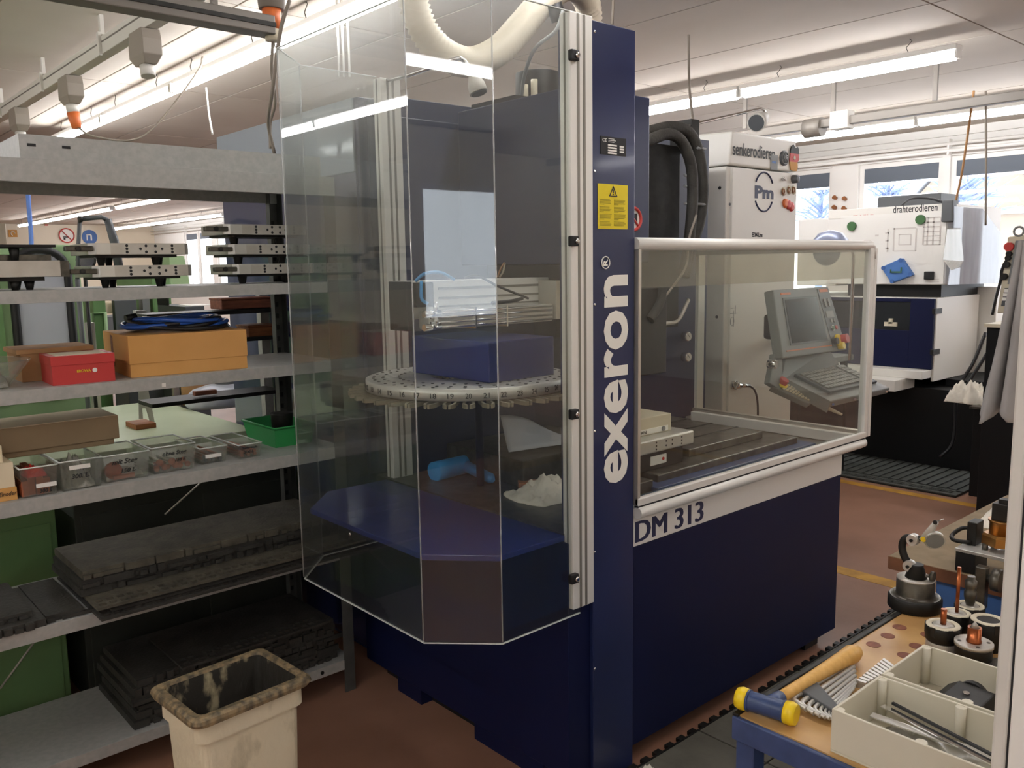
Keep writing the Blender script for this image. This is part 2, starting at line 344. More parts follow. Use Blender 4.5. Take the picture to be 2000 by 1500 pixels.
def tree(px, py, X, hgt, rad, label, seed, n=46):
    rnd = random.Random(seed); c = at(px, py, X=X); t = thing('bare_tree', label, 'tree', (X, c.y, -1), 'trees outside the windows')
    build('trunk', MB().tube([(X, c.y, -1), (X+.1, c.y+.1, c.z-.5), (X, c.y, c.z+hgt*.4)], [.16, .1, .04], 6), 'twig', t)
    b = MB()
    for i in range(n):
        z = c.z-hgt*.5+rnd.random()*hgt*.9; a = rnd.random()*2*PI; r = rad*(.4+.6*rnd.random())
        p0 = Vector((X, c.y, z)); p1 = p0+Vector((math.cos(a)*r*.5, math.sin(a)*r*.5, r*.35)); p2 = p0+Vector((math.cos(a+.3)*r, math.sin(a+.3)*r, r*.45))
        b.tube([p0, p1, p2], [.045, .03, .012], 4)
        for k in range(3):
            q = p1+Vector((rnd.uniform(-1, 1), rnd.uniform(-1, 1), rnd.uniform(0, .8)))*rad*.35; b.tube([p1, q], [.02, .01], 3)
    build('branches', b, 'twig', t, kind='stuff')
tree(1605, 390, 30, 3.6, 1.4, 'bare snowy tree outside the window nearest the white cabinet', 3)
tree(1735, 398, 32, 1.2, 1.3, 'bare snowy tree outside the middle window, low behind the wire machine', 4)
tree(1965, 345, 34, 4.6, 2.6, 'bare snowy tree right of the wooden house', 5, 90)
tree(1870, 410, 22, 1.4, 1.6, 'bare snowy shrub below the wooden house', 6)
# rear wall signs
Yr = RY1-.012
s = thing('no_smoking_sign', 'round red and white no smoking sign on the far wall', 'sign', at(130, 460, Y=Yr))
c = at(130, 460, Y=Yr); R_ = .215
def disc(c, r, y, th=.01, n=28): return MB().lathe([(r, 0), (r, -th)], (c.x, y, c.z), n, 'y')
build('plate', disc(c, R_, Yr), 'paper_white', s)
ringp = MB().tube([(c.x+R_*.92*math.cos(a), Yr-.014, c.z+R_*.92*math.sin(a)) for a in [2*PI*i/28 for i in range(28)]], .018, 6, closed=True)
build('red_ring', ringp, 'sign_red', s); build('red_bar', MB().tube([(c.x-.14, Yr-.016, c.z+.15), (c.x+.14, Yr-.016, c.z-.15)], .016, 4), 'sign_red', s)
build('cigarette', MB().box(c.x-.1, c.x+.05, Yr-.018, Yr-.01, c.z-.06, c.z-.03).box(c.x-.09, c.x-.04, Yr-.018, Yr-.01, c.z-.12, c.z-.07), 'ink_black', s)
c = at(175, 463, Y=Yr); s = thing('blue_sign', 'round blue mandatory sign beside the no smoking sign', 'sign', c)
build('plate', disc(c, .21, Yr), 'sign_blue', s); build('symbol', MB().box(c.x-.09, c.x-.06, Yr-.016, Yr-.01, c.z-.1, c.z+.07).box(c.x-.09, c.x+.04, Yr-.016, Yr-.01, c.z+.05, c.z+.08).box(c.x+.02, c.x+.06, Yr-.016, Yr-.01, c.z-.1, c.z+.06), 'paper_white', s)
c = at(25, 456, Y=Yr); s = thing('orange_sign', 'small square orange sign at the left end of the far wall', 'sign', c)
build('plate', MB().box(c.x-.11, c.x+.11, Yr-.01, Yr, c.z-.1, c.z+.1), 'sign_orange', s); build('symbol', MB().tube([(c.x+.05*math.cos(a), Yr-.013, c.z+.06*math.sin(a)) for a in [i*.5 for i in range(10)]], .012, 4), 'paper_white', s)
c = at(90, 438, Y=Yr); one('alarm_box', MB().box(c.x-.04, c.x+.04, Yr-.04, Yr+.012, c.z-.04, c.z+.04), 'red', 'tiny red alarm box high on the far wall', 'box')
c0 = at(0, 436, Y=14); c1 = at(13, 560, Y=14)
one('tall_locker', MB().box(c0.x-.9, at(12, 450, Y=14).x, 14, 14.5, 0, c0.z), 'cream2', 'tall beige locker at the left edge, far behind the green machine', 'cabinet', bev=.01)
# ------------------------------------------------------------------ fluorescent rows
def lamp_row(x, ys, z, label, group=None):
    near = sorted(ys); words = ['nearest', 'second', 'third', 'fourth', 'fifth', 'sixth', 'seventh', 'eighth']
    for (a, b) in ys:
        L_ = thing('fluorescent_lamp', '%s %s' % (words[near.index((a, b))], label), 'lamp', (x, a, z), 'fluorescent lamps under the ceiling')
        hw_ = .02 if abs(x-2.29) < .1 else .05; hb = MB().box(x-hw_, x+hw_, a, b, z+.03, z+.06)
        build('housing', hb, 'white_paint', L_, bev=.004)
        for yy in (a+.0, b-.012): build('end_cap', MB().box(x-.035, x+.035, yy, yy+.012, z-.02, z+.036), 'white_paint', L_)
        build('tube', MB().tube([(x, a+.02, z), (x, b-.02, z)], .029, 12), 'tube_light', L_)
        for yy in (a+.3, b-.3):
            build('hook', MB().tube([(x, yy, z+.06), (x, yy+.02, z+.10), (x, yy-.015, z+.135), (x, yy, CZ)], .003, 5), 'steel_dark', L_)
def rowy(y0, n, ln=1.52, gap=.02): return [(y0-(k+1)*ln+gap, y0-k*ln) for k in range(n)]
ZL = 2.80
yb = at(105, 278, Z=ZL); lamp_row(2.29, rowy(yb.y, 6), ZL, 'lamp of the bright ceiling row above the shelf and guard')
lamp_row(2.29, rowy(-1.6, 2), ZL, 'unseen fill lamp extending the bright row behind the camera')  # out-of-view tubes added to lift the shadows
lamp_row(5.56, rowy(8.26, 4), ZL, 'lamp of the middle ceiling row, ending above the yellow line')
lamp_row(8.02, rowy(at(1507, 280, Z=ZL).y, 6), ZL, 'lamp of the ceiling row nearest the windows')
lamp_row(5.5, rowy(25.5, 5)+rowy(17.6, 3), ZL, 'lamp of the long far row above the no smoking sign')
lamp_row(8.13, rowy(26.4, 5), ZL, 'lamp of the far row close to the far windows')
lamp_row(-1.2, rowy(8.2, 8), ZL, 'unseen fill lamp of the row added left of the camera')  # unseen tubes, row lengthened for ambient fill
# ------------------------------------------------------------------ ceiling services
mb = MB()
xt = 1.57; t = thing('power_trunking', 'cream power trunking with drop sockets under the ceiling, top left', 'trunking', (xt, 8, 2.75))
build('channel', MB().box(xt-.02, xt+.045, -2, 10, 2.75, 2.84), 'trunk', t, bev=.004)
build('dark_slot', MB().box(xt-.0215, xt-.0195, -2, 10, 2.805, 2.813), 'beam_grey', t)
for y in (3.3, 5.0, 6.2, 7.4): build('bracket', MB().box(xt-.035, xt-.02, y, y+.03, 2.74, 2.86).box(xt-.02, xt+.0, y, y+.03, 2.85, CZ), 'trunk', t)
for k, (px, py) in enumerate(((286, 100), (141, 188), (40, 242))):
    c = at(px, py, X=xt+.01); g = MB(); s_ = .085
    po = thing('drop_socket', ['beige drop socket nearest on the trunking, empty', 'beige drop socket with an orange plug and cable, middle of the trunking', 'beige drop socket farthest on the trunking'][k], 'socket', (xt, c.y, 2.6))
    sx, sy = .046, .10
    def sq(fx, fy, z): return [(xt+.005-sx*fx, c.y-sy*fy, z), (xt+.005+sx*fx, c.y-sy*fy, z), (xt+.005+sx*fx, c.y+sy*fy, z), (xt+.005-sx*fx, c.y+sy*fy, z)]
    build('socket_body', MB().loft([sq(1, .85, 2.749), sq(1, 1, 2.70), sq(1, 1, 2.63), sq(.65, .65, 2.59)][::-1]), 'plug_grey', po, bev=.004)
    build('outlet', MB().tube([(xt, c.y-.02, 2.585), (xt, c.y-.03, 2.535)], .035, 12), 'trunk', po)
    if k == 1:
        build('plug', MB().tube([(xt, c.y-.03, 2.54), (xt+.01, c.y-.04, 2.45)], [.038, .026], 10), 'orange', po)
        build('cable', MB().tube(spline([(xt+.01, c.y-.04, 2.46), (xt+.1, c.y-.1, 2.40), (xt+.35, c.y-.2, 2.42), (2.22, c.y-.3, 2.8), (2.25, c.y-.35, 2.9)]), .006, 6), 'plug_grey', po)
bx = MB().box(.2, 1.56, 2.94, 3.03, 2.46, 2.53)
b_ = thing('suspended_beam', 'grey suspended steel rail crossing above the shelf, top left', 'beam', (1, 3, 2.46))
p0, p1 = at(240, 0, Y=3.0), at(528, 40, Y=3.0); zc = (p0.z+p1.z)/2
build('rail', MB().box(.3, p1.x, 2.96, 3.04, zc-.045, zc+.02), 'beam_grey', b_, bev=.004)
build('rail_groove', MB().box(.3, p1.x, 2.955, 2.961, zc-.02, zc-.005), 'iron', b_)
for x in (.5, 1.3): build('hanger', MB().box(x, x+.02, 2.99, 3.01, zc+.02, CZ), 'beam_grey', b_)
c = at(531, 30, Y=3.0)
s = thing('hanging_plug', 'orange and cream plug with cables hanging at the end of the grey rail', 'plug', c)
build('plug_top', MB().tube([(c.x, 3, c.z+.16), (c.x, 3, c.z+.02)], [.06, .045], 14), 'plug_grey', s)
build('plug_body', MB().tube([(c.x, 3, c.z+.03), (c.x, 3, c.z-.05)], [.035, .03], 14), 'orange', s)
build('plug_end', MB().tube([(c.x, 3, c.z-.05), (c.x, 3, c.z-.09)], [.03, .027], 14), 'cream2', s)
cab = [(c.x, 3, c.z-.08), (c.x+.005, 3.02, c.z-.3)]
pts = [at(533, 70, Y=3.0), at(531, 140, Y=3.05), at(538, 200, Y=3.1), at(528, 240, Y=3.2), at(528, 290, Y=3.2)]
build('cable', MB().tube(spline(pts), .006, 6), 'plug_grey', s)
one('hanging_cable', MB().tube(spline([at(566, 0, Y=2.75), at(548, 60, Y=2.8), at(532, 180, Y=2.9), at(524, 240, Y=3.15), at(536, 300, Y=3.2)]), .007, 6), 'plug_grey', 'grey cable hanging in a loop beside the clear guard, from the ceiling', 'cable')
# cable rail on the right
xr = 6.15; r_ = thing('cable_rail', 'grey suspended cable rail running across the upper right', 'rail', (xr, 3, 2.55))
za = at(1635, 238, X=xr).z
build('rail', MB().box(xr-.03, xr+.03, -3, 6.5, za-.03, za+.03), 'beam_grey', r_, bev=.005)
for px in (1455, 1626, 1823): y = at(px, 250, X=xr).y; build('hanger', MB().box(xr-.01, xr+.01, y-.015, y+.015, za+.05, CZ).box(xr-.06, xr+.06, y-.05, y+.05, CZ-.02, CZ), 'beam_grey', r_)
y = at(1640, 238, X=xr).y; build('junction_box', MB().box(xr-.06, xr+.05, y-.09, y+.05, za-.06, za+.07), 'trunk', r_, bev=.008)
y = at(1590, 245, X=xr).y; build('clamp', MB().tube([(xr, y-.07, za-.02), (xr, y+.07, za-.02)], .07, 12), 'beam_grey', r_)
for px, py, zt in ((1895, 330, 0), (1925, 380, 0)):
    pass
one('hanging_wire', MB().tube(spline([at(1343, 0, X=4.6), at(1345, 60, X=4.4), at(1346, 160, X=4.3), at(1353, 235, X=3.6)]), .008, 6), 'plug_grey', 'thin beige cable hanging from the ceiling to the rear of the navy machine', 'cable')
one('hanging_wire', MB().tube([at(1198, 0, X=3.2), at(1196, 48, X=3.2)], .007, 6), 'plug_grey', 'thin cable hanging from the ceiling above the navy column', 'cable')
one('guy_wire', MB().tube(spline([at(1902, 178, X=6.2), at(1880, 330, X=6.6), at(1865, 400, X=6.75)]), .008, 6), 'brown_card', 'brown wire running from the cable rail down to the wire machine head, left one', 'cable')
one('guy_wire', MB().tube(spline([at(1925, 178, X=6.2), at(1926, 300, X=6.3), at(1925, 440, X=6.4)]), .007, 6), 'plug_grey', 'thin wire hanging from the cable rail, right one', 'cable')
one('blue_rope', MB().tube(spline([at(53, 350, Y=6), at(56, 400, Y=6), at(61, 470, Y=6), at(62, 600, Y=6)]), .013, 6), 'rope_blue', 'blue cord hanging behind the top shelf, left', 'rope')
one('hanging_wire', MB().tube(spline([at(403, 172, X=2.29), at(408, 220, X=2.2), at(415, 262, X=2.0)]), .006, 6), 'trunk', 'pale wire hanging from the lamp row to the navy rear housing', 'cable')
for px in (659, 668, 679):
    one('hanging_wire', MB().tube([at(px-3, -30, X=2.35), at(px, 40, X=2.35), at(px+4, 150, X=2.3)], .006, 6), 'trunk', 'one of three pale wires hanging behind the clear guard at its upper left', 'cable', 'pale wires behind the guard')
# ------------------------------------------------------------------ floor mats
def mat_tile(x0, x1, y0, y1):
    t_ = MB().box(x0+.002, x1-.002, y0+.002, y1-.002, 0, .014)
    return t_
# ================================================================== THE NAVY SINKING EDM MACHINE
Y0 = 1.676
E_ = thing('edm_machine', 'large navy sinking EDM machine with clear guard, white band and white vertical lettering', 'machine', (2.5, 2.2, 0))
build('base_cabinet', MB().box(1.695, 3.285, 1.682, 2.81, .06, .80), 'navy_dark', E_, bev=.003)
build('base_plinth', MB().box(1.75, 3.2, 1.76, 2.75, 0, .062), 'black', E_)
for y0_, y1_ in ((1.80, 2.14), (2.45, 2.6)):
    build('levelling_foot', MB().box(1.70, 1.80, y0_, y1_, 0, .058).box(1.715, 1.745, y0_+.1, y0_+.16, .0, .05), 'navy_dark', E_)
build('levelling_foot', MB().box(3.12, 3.22, 1.72, 1.80, 0, .058), 'black', E_)
build('base_panel', MB().box(1.975, 3.281, 1.676, 1.684, .062, .724), 'navy_dark', E_, bev=.002)
build('white_band', MB().box(1.975, 3.281, 1.673, 1.684, .726, .826), 'cream', E_, bev=.002, label='off-white band under the tank')
a = at(1240, 1063, Y=1.672); b = at(1371, 1015, Y=1.672)
text('DM 313', (a.x+.002, 1.673, .737), X3, Z3, h=.068, w=b.x-a.x, mt='ink', parent=E_, fat=.007)
col = build('column_panel', MB().box(1.788, 1.971, Y0-.006, 1.80, 0, 2.255), 'navy', E_, bev=.002, label='tall navy column panel with lettering')
zlo, zhi = at(1200, 942, Y=Y0).z, at(1200, 537, Y=Y0).z
xa, xb = at(1176, 740, Y=Y0).x, at(1223, 740, Y=Y0).x
text('exeron', (xb, Y0-.0065, zlo), Z3, -X3, h=xb-xa, w=zhi-zlo, mt='letter_white', parent=col, bold=.028, space=1.02, name='brand_lettering')
c = at(1179, 513, Y=Y0)
build('registered_ring', MB().tube([(c.x+.017*math.cos(t), Y0-.008, c.z+.017*math.sin(t)) for t in [2*PI*i/24 for i in range(24)]], .0018, 6, closed=True), 'letter_white', col)
text('R', (c.x+.009, Y0-.0065, c.z-.009), Z3, -X3, h=.018, w=.018, mt='letter_white', parent=col, bold=.02)
def rect_on(px0, py0, px1, py1, Y, mt, nm, par, th=.0015):
    a = at(px0, py0, Y=Y); b = at(px1, py1, Y=Y); return build(nm, MB().box(a.x, b.x, Y-th, Y, b.z, a.z), mt, par)
YF = Y0-.006
rect_on(1172, 265, 1222, 306, YF, 'ink_black', 'name_plate', col)
a = at(1172, 266, Y=YF); b = at(1222, 306, Y=YF); W = b.x-a.x; Hh = a.z-b.z
g = MB()
for i in range(4):
    z = a.z-Hh*(.40+.15*i); g.box(a.x+W*.28, a.x+W*.62, YF-.003, YF-.0015, z-Hh*.09, z)
    if i < 3: g.box(a.x+W*.74, a.x+W*.9, YF-.003, YF-.0015, z-Hh*.12, z-Hh*.02)
for i in range(3): z = a.z-Hh*(.07+.09*i); g.box(a.x+W*.3, a.x+W*(.52+.06*(i % 2)), YF-.003, YF-.0015, z-Hh*.03, z)
build('plate_fields', g, 'paper_white', col); text('CE', (a.x+W*.07, YF-.0015, a.z-Hh*.28), X3, Z3, h=Hh*.18, w=W*.16, mt='paper_white', parent=col)
rect_on(1167, 358, 1225, 448, YF, 'label_yellow', 'warning_label', col)
a = at(1167, 358, Y=YF); b = at(1225, 448, Y=YF); W = b.x-a.x; Hh = a.z-b.z; rnd = random.Random(3); g = MB()
for cl in (.05, .53):
    for blk in range(4):
        for ln in range(5 if blk < 3 else 4):
            z = a.z-Hh*(.34+blk*.165+ln*.027); g.box(a.x+W*cl, a.x+W*(cl+.40*(1 if ln < 4 else .4)*rnd.uniform(.8, 1)), YF-.0024, YF-.0015, z-Hh*.012, z)
build('label_text_lines', g, 'label_ink', col)
tx = a.x+W*.5; tz = a.z-Hh*.05; s_ = W*.12
build('warning_triangle', MB().tube([(tx-s_, YF-.002, tz-s_*1.75), (tx+s_, YF-.002, tz-s_*1.75), (tx, YF-.002, tz)], .0022, 6, closed=True).box(tx-.0015, tx+.0015, YF-.003, YF-.0015, tz-s_*1.2, tz-s_*.55).box(tx-.0015, tx+.0015, YF-.003, YF-.0015, tz-s_*1.55, tz-s_*1.35), 'ink', col)
for py in (62, 334, 595, 842, 1078, 1306):
    c = at(1161, py, Y=YF); build('screw', MB().lathe([(.0042, 0), (.0042, -.002), (.002, -.003)], (c.x, YF, c.z), 10, 'y'), 'chrome', col)
# aluminium profiles of the guard
def profile(x0, x1, y0, y1, z0, z1, par=E_, nm='aluminium_post'):
    p = build(nm, MB().box(x0, x1, y0, y1, z0, z1), 'alu_cream', par, bev=.002)
    g = MB(); w_ = x1-x0
    for f in (.30, .56): g.box(x0+w_*f, x0+w_*(f+.10), y0-.0012, y0, z0+.002, z1-.002)
    d = y1-y0
    for f in (.45,): g.box(x0-.0012, x0, y0+d*f, y0+d*(f+.15), z0+.002, z1-.002)
    build('profile_slot', g, 'alu_slot', p); return p
fp = profile(1.700, 1.787, 1.665, 1.705, .603, 2.262)
for py in (108, 471, 809, 1130):
    c = at(1119, py, Y=1.66); k = build('clip', MB().box(c.x-.013, c.x+.016, 1.650, 1.667, c.z-.014, c.z+.014), 'black', fp, bev=.003)
    build('clip_screw', MB().lathe([(.008, 0), (.008, -.004), (.004, -.006)], (c.x+.006, 1.650, c.z), 12, 'y'), 'chrome', fp)
rp = profile(1.715, 1.80, 2.60, 2.645, .825, 2.25)
for py in (217, 492):
    c = at(735 if py < 300 else 747, py, Y=2.65); build('clip', MB().box(c.x-.03, c.x+.03, 2.645, 2.662, c.z-.02, c.z+.02), 'black', rp, bev=.003)
# bent acrylic guard
gp = [(1.735, 1.671), (1.433, 1.671), (1.280, 1.824), (1.280, 2.497), (1.440, 2.658), (1.735, 2.658)]
build('acrylic_guard', sheet(gp, .005, .584, 2.262), 'acrylic', E_, label='clear bent acrylic guard round the tool carousel')
for z in (.5815, 2.262): build('guard_edge', sheet(gp, .005, z, z+.0025), 'acryl_edge', E_)
e = MB()
for (x, y) in gp[1:5]: e.tube([(x-.001, y, .59), (x-.001, y, 2.26)], .0022, 6)
build('guard_fold', e, 'fold_line', E_)
c = at(685, 1043, X=1.279); build('guard_rivet', MB().lathe([(.006, 0), (.005, -.004)], (1.277, c.y, c.z), 12, 'x'), 'chrome', E_)
# octagonal navy tray and machine deck
build('carousel_tray', MB().prism([(1.70, 1.70), (1.45, 1.70), (1.305, 1.855), (1.305, 2.48), (1.455, 2.63), (1.70, 2.63)], .803, .820), 'tray_blue', E_, bev=.002)
build('tank_floor', MB().box(1.70, 3.45, 1.70, 2.70, .800, .825), 'steel_dark', E_)
# tool carousel
RC = Vector((1.70, 2.13)); RR = .325; zr = 1.235
def circ(r, z, n=64): return [Vector((RC.x+r*math.cos(2*PI*i/n), RC.y+r*math.sin(2*PI*i/n), z)) for i in range(n)]
cr = build('carousel_ring', MB().lathe([(RR-.012, zr-.012), (RR, zr-.016), (RR, zr+.016), (RR-.006, zr+.018), (.12, zr+.018), (.12, zr+.008), (RR-.012, zr+.008)], (RC.x, RC.y, 0), 72, capped=False), 'ring_alu', E_, label='numbered aluminium tool carousel ring')
g = MB(); NT = 40
for i in range(NT):
    for r in (.22, .27, .30):
        a = 2*PI*(i+.5)/NT; x, y = RC.x+r*math.cos(a), RC.y+r*math.sin(a); g.lathe([(.005, 0), (.005, .0012)], (x, y, zr+.0185), 8)
build('ring_holes', g, 'iron', cr, kind='stuff')
# number 20 sits nearest the camera
c20 = at(915, 763, Z=zr); a20 = math.atan2(c20.y-RC.y, c20.x-RC.x)
STEP = 2*PI/NT
c21 = None
for n in range(1, 41):
    a = a20+(n-20)*STEP
    nx, ny = math.cos(a), math.sin(a)
    if nx > .55 or ny > .75: continue
    t_ = Vector((-ny, nx, 0)); o = Vector((RC.x+nx*(RR+.0005), RC.y+ny*(RR+.0005), zr-.009)); wd = .018 if n > 9 else .009
    text(str(n), o-t_*wd/2, t_, Z3, h=.015, w=wd, mt='ink_black', parent=cr, name='number', depth=.001)
for i in range(NT):
    a = a20+(i+.0)*STEP; d = Vector((math.cos(a), math.sin(a), 0)); t_ = Vector((-d.y, d.x, 0)); p = Vector((RC.x, RC.y, zr-.018))
    g = MB()
    for s in (-1, 1):
        q0 = p+d*(RR-.05)+t_*s*.012; q1 = p+d*(RR+.03)+t_*s*.014; q2 = p+d*(RR+.055)+t_*s*.005
        for u, v in ((q0, q1), (q1, q2)):
            wv = t_*.0045
            g.loft([[u-wv+Z3*-.012, u+wv+Z3*-.012, u+wv, u-wv], [v-wv*.7+Z3*-.012, v+wv*.7+Z3*-.012, v+wv*.7, v-wv*.7]])
    build('gripper', g, 'gripper', cr)
hx0, hy0 = 1.615, 1.925
build('hub_housing', MB().box(hx0, hx0+.27, hy0, hy0+.39, zr+.018, 1.375), 'tray_blue', E_, bev=.004)
build('perforated_cone', MB().lathe([(.075, zr+.018), (.012, zr+.085), (.008, zr+.085)], (1.95, 2.10, 0), 24), 'steel_light', E_)
build('hub_spindle', MB().tube([(1.88, 2.30, .82), (1.88, 2.30, zr)], .014, 16), 'navy_dark', E_)
# carriage beam with pneumatic cylinder
by = 2.17; za, zb_ = at(950, 622, Y=by).z, at(950, 545, Y=by).z
bm = build('carriage_beam', MB().box(1.50, 2.30, by, by+.10, za+.012, zb_), 'alu_cream', E_, bev=.002)
build('beam_slots', MB().box(1.62, 2.30, by-.002, by, za+.07, za+.077).box(1.62, 2.30, by-.002, by, za+.045, za+.05).box(1.62, 2.30, by-.002, by, za+.10, za+.108), 'alu_slot', bm)
build('end_block', MB().box(2.05, 2.10, by-.09, by, za-.012, zb_-.01), 'alu', bm, bev=.002)
for z in (za+.085, za+.045): build('bolt', MB().lathe([(.008, 0), (.008, -.002)], (2.075, by-.09, z), 12, 'y'), 'iron', bm)
build('end_plate', MB().box(1.475, 1.50, by-.035, by+.06, za-.02, zb_), 'iron', bm, bev=.002)
build('valve_block', MB().box(1.515, 1.58, by-.03, by-.002, za+.05, zb_-.004), 'black', bm, bev=.002)
cz = za+.012
cy = build('pneumatic_cylinder', MB().box(1.53, 2.05, by-.075, by-.015, cz-.03, cz+.028), 'steel_light', E_, bev=.006)
g = MB()
for dz in (-.022, -.008, .008, .022): g.tube([(1.53, by-.078, cz+dz), (2.04, by-.078, cz+dz)], .004, 8)
build('tie_rod', g, 'chrome', cy)
for x in (1.70, 1.83): build('sensor_strap', MB().box(x, x+.006, by-.084, by-.01, cz-.035, cz+.033), 'chrome', cy)
for dz in (-.02, .02): build('hose_fitting', MB().tube([(1.50, by-.085, cz+dz), (1.56, by-.085, cz+dz)], .011, 10).tube([(1.545, by-.085, cz+dz), (1.545, by-.085, cz+dz+.035)], .008, 10), 'chrome', cy)
build('pneumatic_tube', MB().tube(spline([(1.52, by-.02, zb_), (1.54, by-.04, zb_+.022), (1.60, by-.04, zb_+.025), (1.66, by-.03, zb_+.002)]), .005, 8).tube(spline([(1.52, by-.05, zb_), (1.505, by-.07, zb_-.05), (1.52, by-.08, cz+.05)]), .005, 8), 'blue_plastic', E_, label='blue pneumatic tube')
build('black_cable', MB().tube(spline([at(905, 543, Y=by-.03), at(930, 538, Y=by-.05), at(975, 560, Y=by-.06), at(1032, 583, Y=by-.08)]), .004, 8).tube(spline([at(960, 592, Y=by-.08), at(1000, 588, Y=by-.1), at(1020, 583, Y=by-.08)]), .006, 8), 'cable_black', E_)
for pts, mt_ in (([(1010, 541), (1025, 525), (1047, 514)], 'blue_plastic'), ([(1036, 540), (1044, 525), (1050, 512)], 'cream2'), ([(972, 541), (978, 525), (985, 513)], 'brown_card'), ([(976, 541), (983, 530), (986, 514)], 'cream2')):
    build('pneumatic_tube' if mt_ == 'blue_plastic' else 'lead', MB().tube(spline([at(x, y, Y=2.35) for x, y in pts]), .006 if mt_ == 'blue_plastic' else .0035, 8), mt_, E_)
# head, columns, rear body
hd = build('head_housing', MB().box(2.07, 2.44, 2.00, 2.62, 1.60, 2.172), 'navy_mid', E_, bev=.004, label='navy machining head housing')
build('head_front', MB().box(2.10, 2.40, 2.06, 2.5, 1.42, 1.60), 'black', hd, bev=.004)
c = at(1237, 428, Y=1.998); 
build('no_pacemaker_sign', MB().lathe([(.043, 0), (.043, -.002)], (c.x, 2.0, c.z), 28, 'y'), 'paper_white', hd)
build('sign_ring', MB().tube([(c.x+.038*math.cos(t), 1.996, c.z+.038*math.sin(t)) for t in [2*PI*i/28 for i in range(28)]], .006, 6, closed=True).tube([(c.x-.025, 1.996, c.z+.025), (c.x+.025, 1.996, c.z-.025)], .004, 4), 'sign_red', hd)
build('sign_symbol', MB().box(c.x-.012, c.x+.02, 1.9965, 1.998, c.z-.012, c.z+.02), 'ink_black', hd)
for z in (1.56, 1.50): build('head_knob', MB().tube([(2.2, 2.0, z), (2.2, 2.05, z)], .015, 12), 'iron', hd)
# rounded dark swing door behind the carousel
dm = build('curved_door', MB().lathe([(.30, .84), (.30, 2.125), (.28, 2.135)], (1.98, 2.66, 0), 40, capped=True), 'console_dark', E_, label='dark curved door') if False else None
build('rear_wall_panel', MB().box(1.81, 2.45, 2.62, 2.70, .82, 2.13), 'navy_mid', E_, bev=.004)
build('rear_body', MB().box(1.76, 3.77, 2.825, 4.07, .04, 2.225), 'navy', E_, bev=.004, label='tall navy rear body')
build('rear_side_door', MB().box(1.752, 1.762, 2.84, 4.05, .06, 2.215), 'navy_gloss', E_, bev=.002)
build('rear_sheen_panel', MB().box(1.745, 1.753, 2.84, 4.06, 1.955, 2.221), 'sheen_grey', E_, bev=.002)  # pale strip paints the lamp sheen on the upper side door
build('tank_back_panel', MB().box(1.80, 3.77, 2.70, 2.826, .80, 2.215), 'navy_mid', E_, bev=.003)
bl = build('dark_panel', MB().box(2.46, 3.27, 2.50, 2.70, 1.30, 2.125), 'iron', E_, bev=.003)
build('head_slide', MB().box(2.5, 2.80, 2.2, 2.5, 1.15, 1.50), 'black', E_, bev=.004)
for px, py in ((1338, 657), (1338, 697)):
    c = at(px, py, Y=2.69); gz = build('pressure_gauge', MB().lathe([(.024, .012), (.024, -.02), (.021, -.024)], (c.x, 2.69, c.z), 24, 'y'), 'chrome', E_)
    build('gauge_face', MB().lathe([(.0205, 0), (.0205, -.001)], (c.x, 2.665, c.z), 24, 'y'), 'gauge_face', gz); build('needle', MB().tube([(c.x+.005, 2.662, c.z-.005), (c.x-.012, 2.662, c.z+.012)], .0012, 4), 'ink_black', gz)
# motor on the head
mo = build('servo_motor', MB().tube([(2.42, 2.55, 2.13), (2.42, 2.55, 2.345)], .088, 24), 'iron', E_, bev=.004)
for x, y_, h_ in ((2.305, 2.5, 2.28), (2.335, 2.48, 2.30), (2.475, 2.44, 2.25)):
    build('brass_fitting', MB().tube([(x, y_, 2.17), (x, y_, h_-.02), (x, y_, h_)], .013, 12), 'cream2', mo)
build('motor_tray', MB().box(2.12, 2.3, 2.35, 2.6, 2.172, 2.20), 'iron', E_)
# black hoses
def hose(pts, r, Y=2.42, nm='hose', mt_='rubber'):
    p = spline([at(x, y, Y=Y) for x, y in pts]); return build(nm, MB().tube(p, r, 12), mt_, E_)
hose([(1200, 262), (1262, 258), (1310, 248), (1344, 258), (1365, 300), (1373, 370), (1367, 430), (1352, 480), (1336, 540)], .026)
hose([(1200, 292), (1262, 276), (1302, 262), (1330, 275), (1349, 320), (1353, 380), (1349, 440), (1345, 475), (1335, 540)], .025, 2.38)
hose([(1310, 262), (1345, 280), (1366, 320), (1376, 380), (1368, 440), (1352, 480)], .016, 2.46)
hose([(1292, 560), (1288, 590), (1268, 625)], .022, 2.2, mt_='rubber'); hose([(1360, 420), (1345, 470), (1340, 520), (1310, 565), (1290, 590)], .005, 2.3, mt_='plug_grey')
for (x, y) in ((1345, 343), (1345, 364), (1345, 398), (1369, 399), (1370, 290)):
    c = at(x, y, Y=2.40); build('cable_tie', MB().tube([c-Vector((.03, 0, 0)), c+Vector((.03, -.0, 0))], .006, 6), 'console_grey', E_)
build('nozzle_hose', MB().tube(spline([at(1345, 585, Y=2.5), at(1325, 625, Y=2.5), at(1300, 632, Y=2.5), at(1289, 640, Y=2.5), at(1291, 655, Y=2.5)]), .009, 8), 'steel', E_)
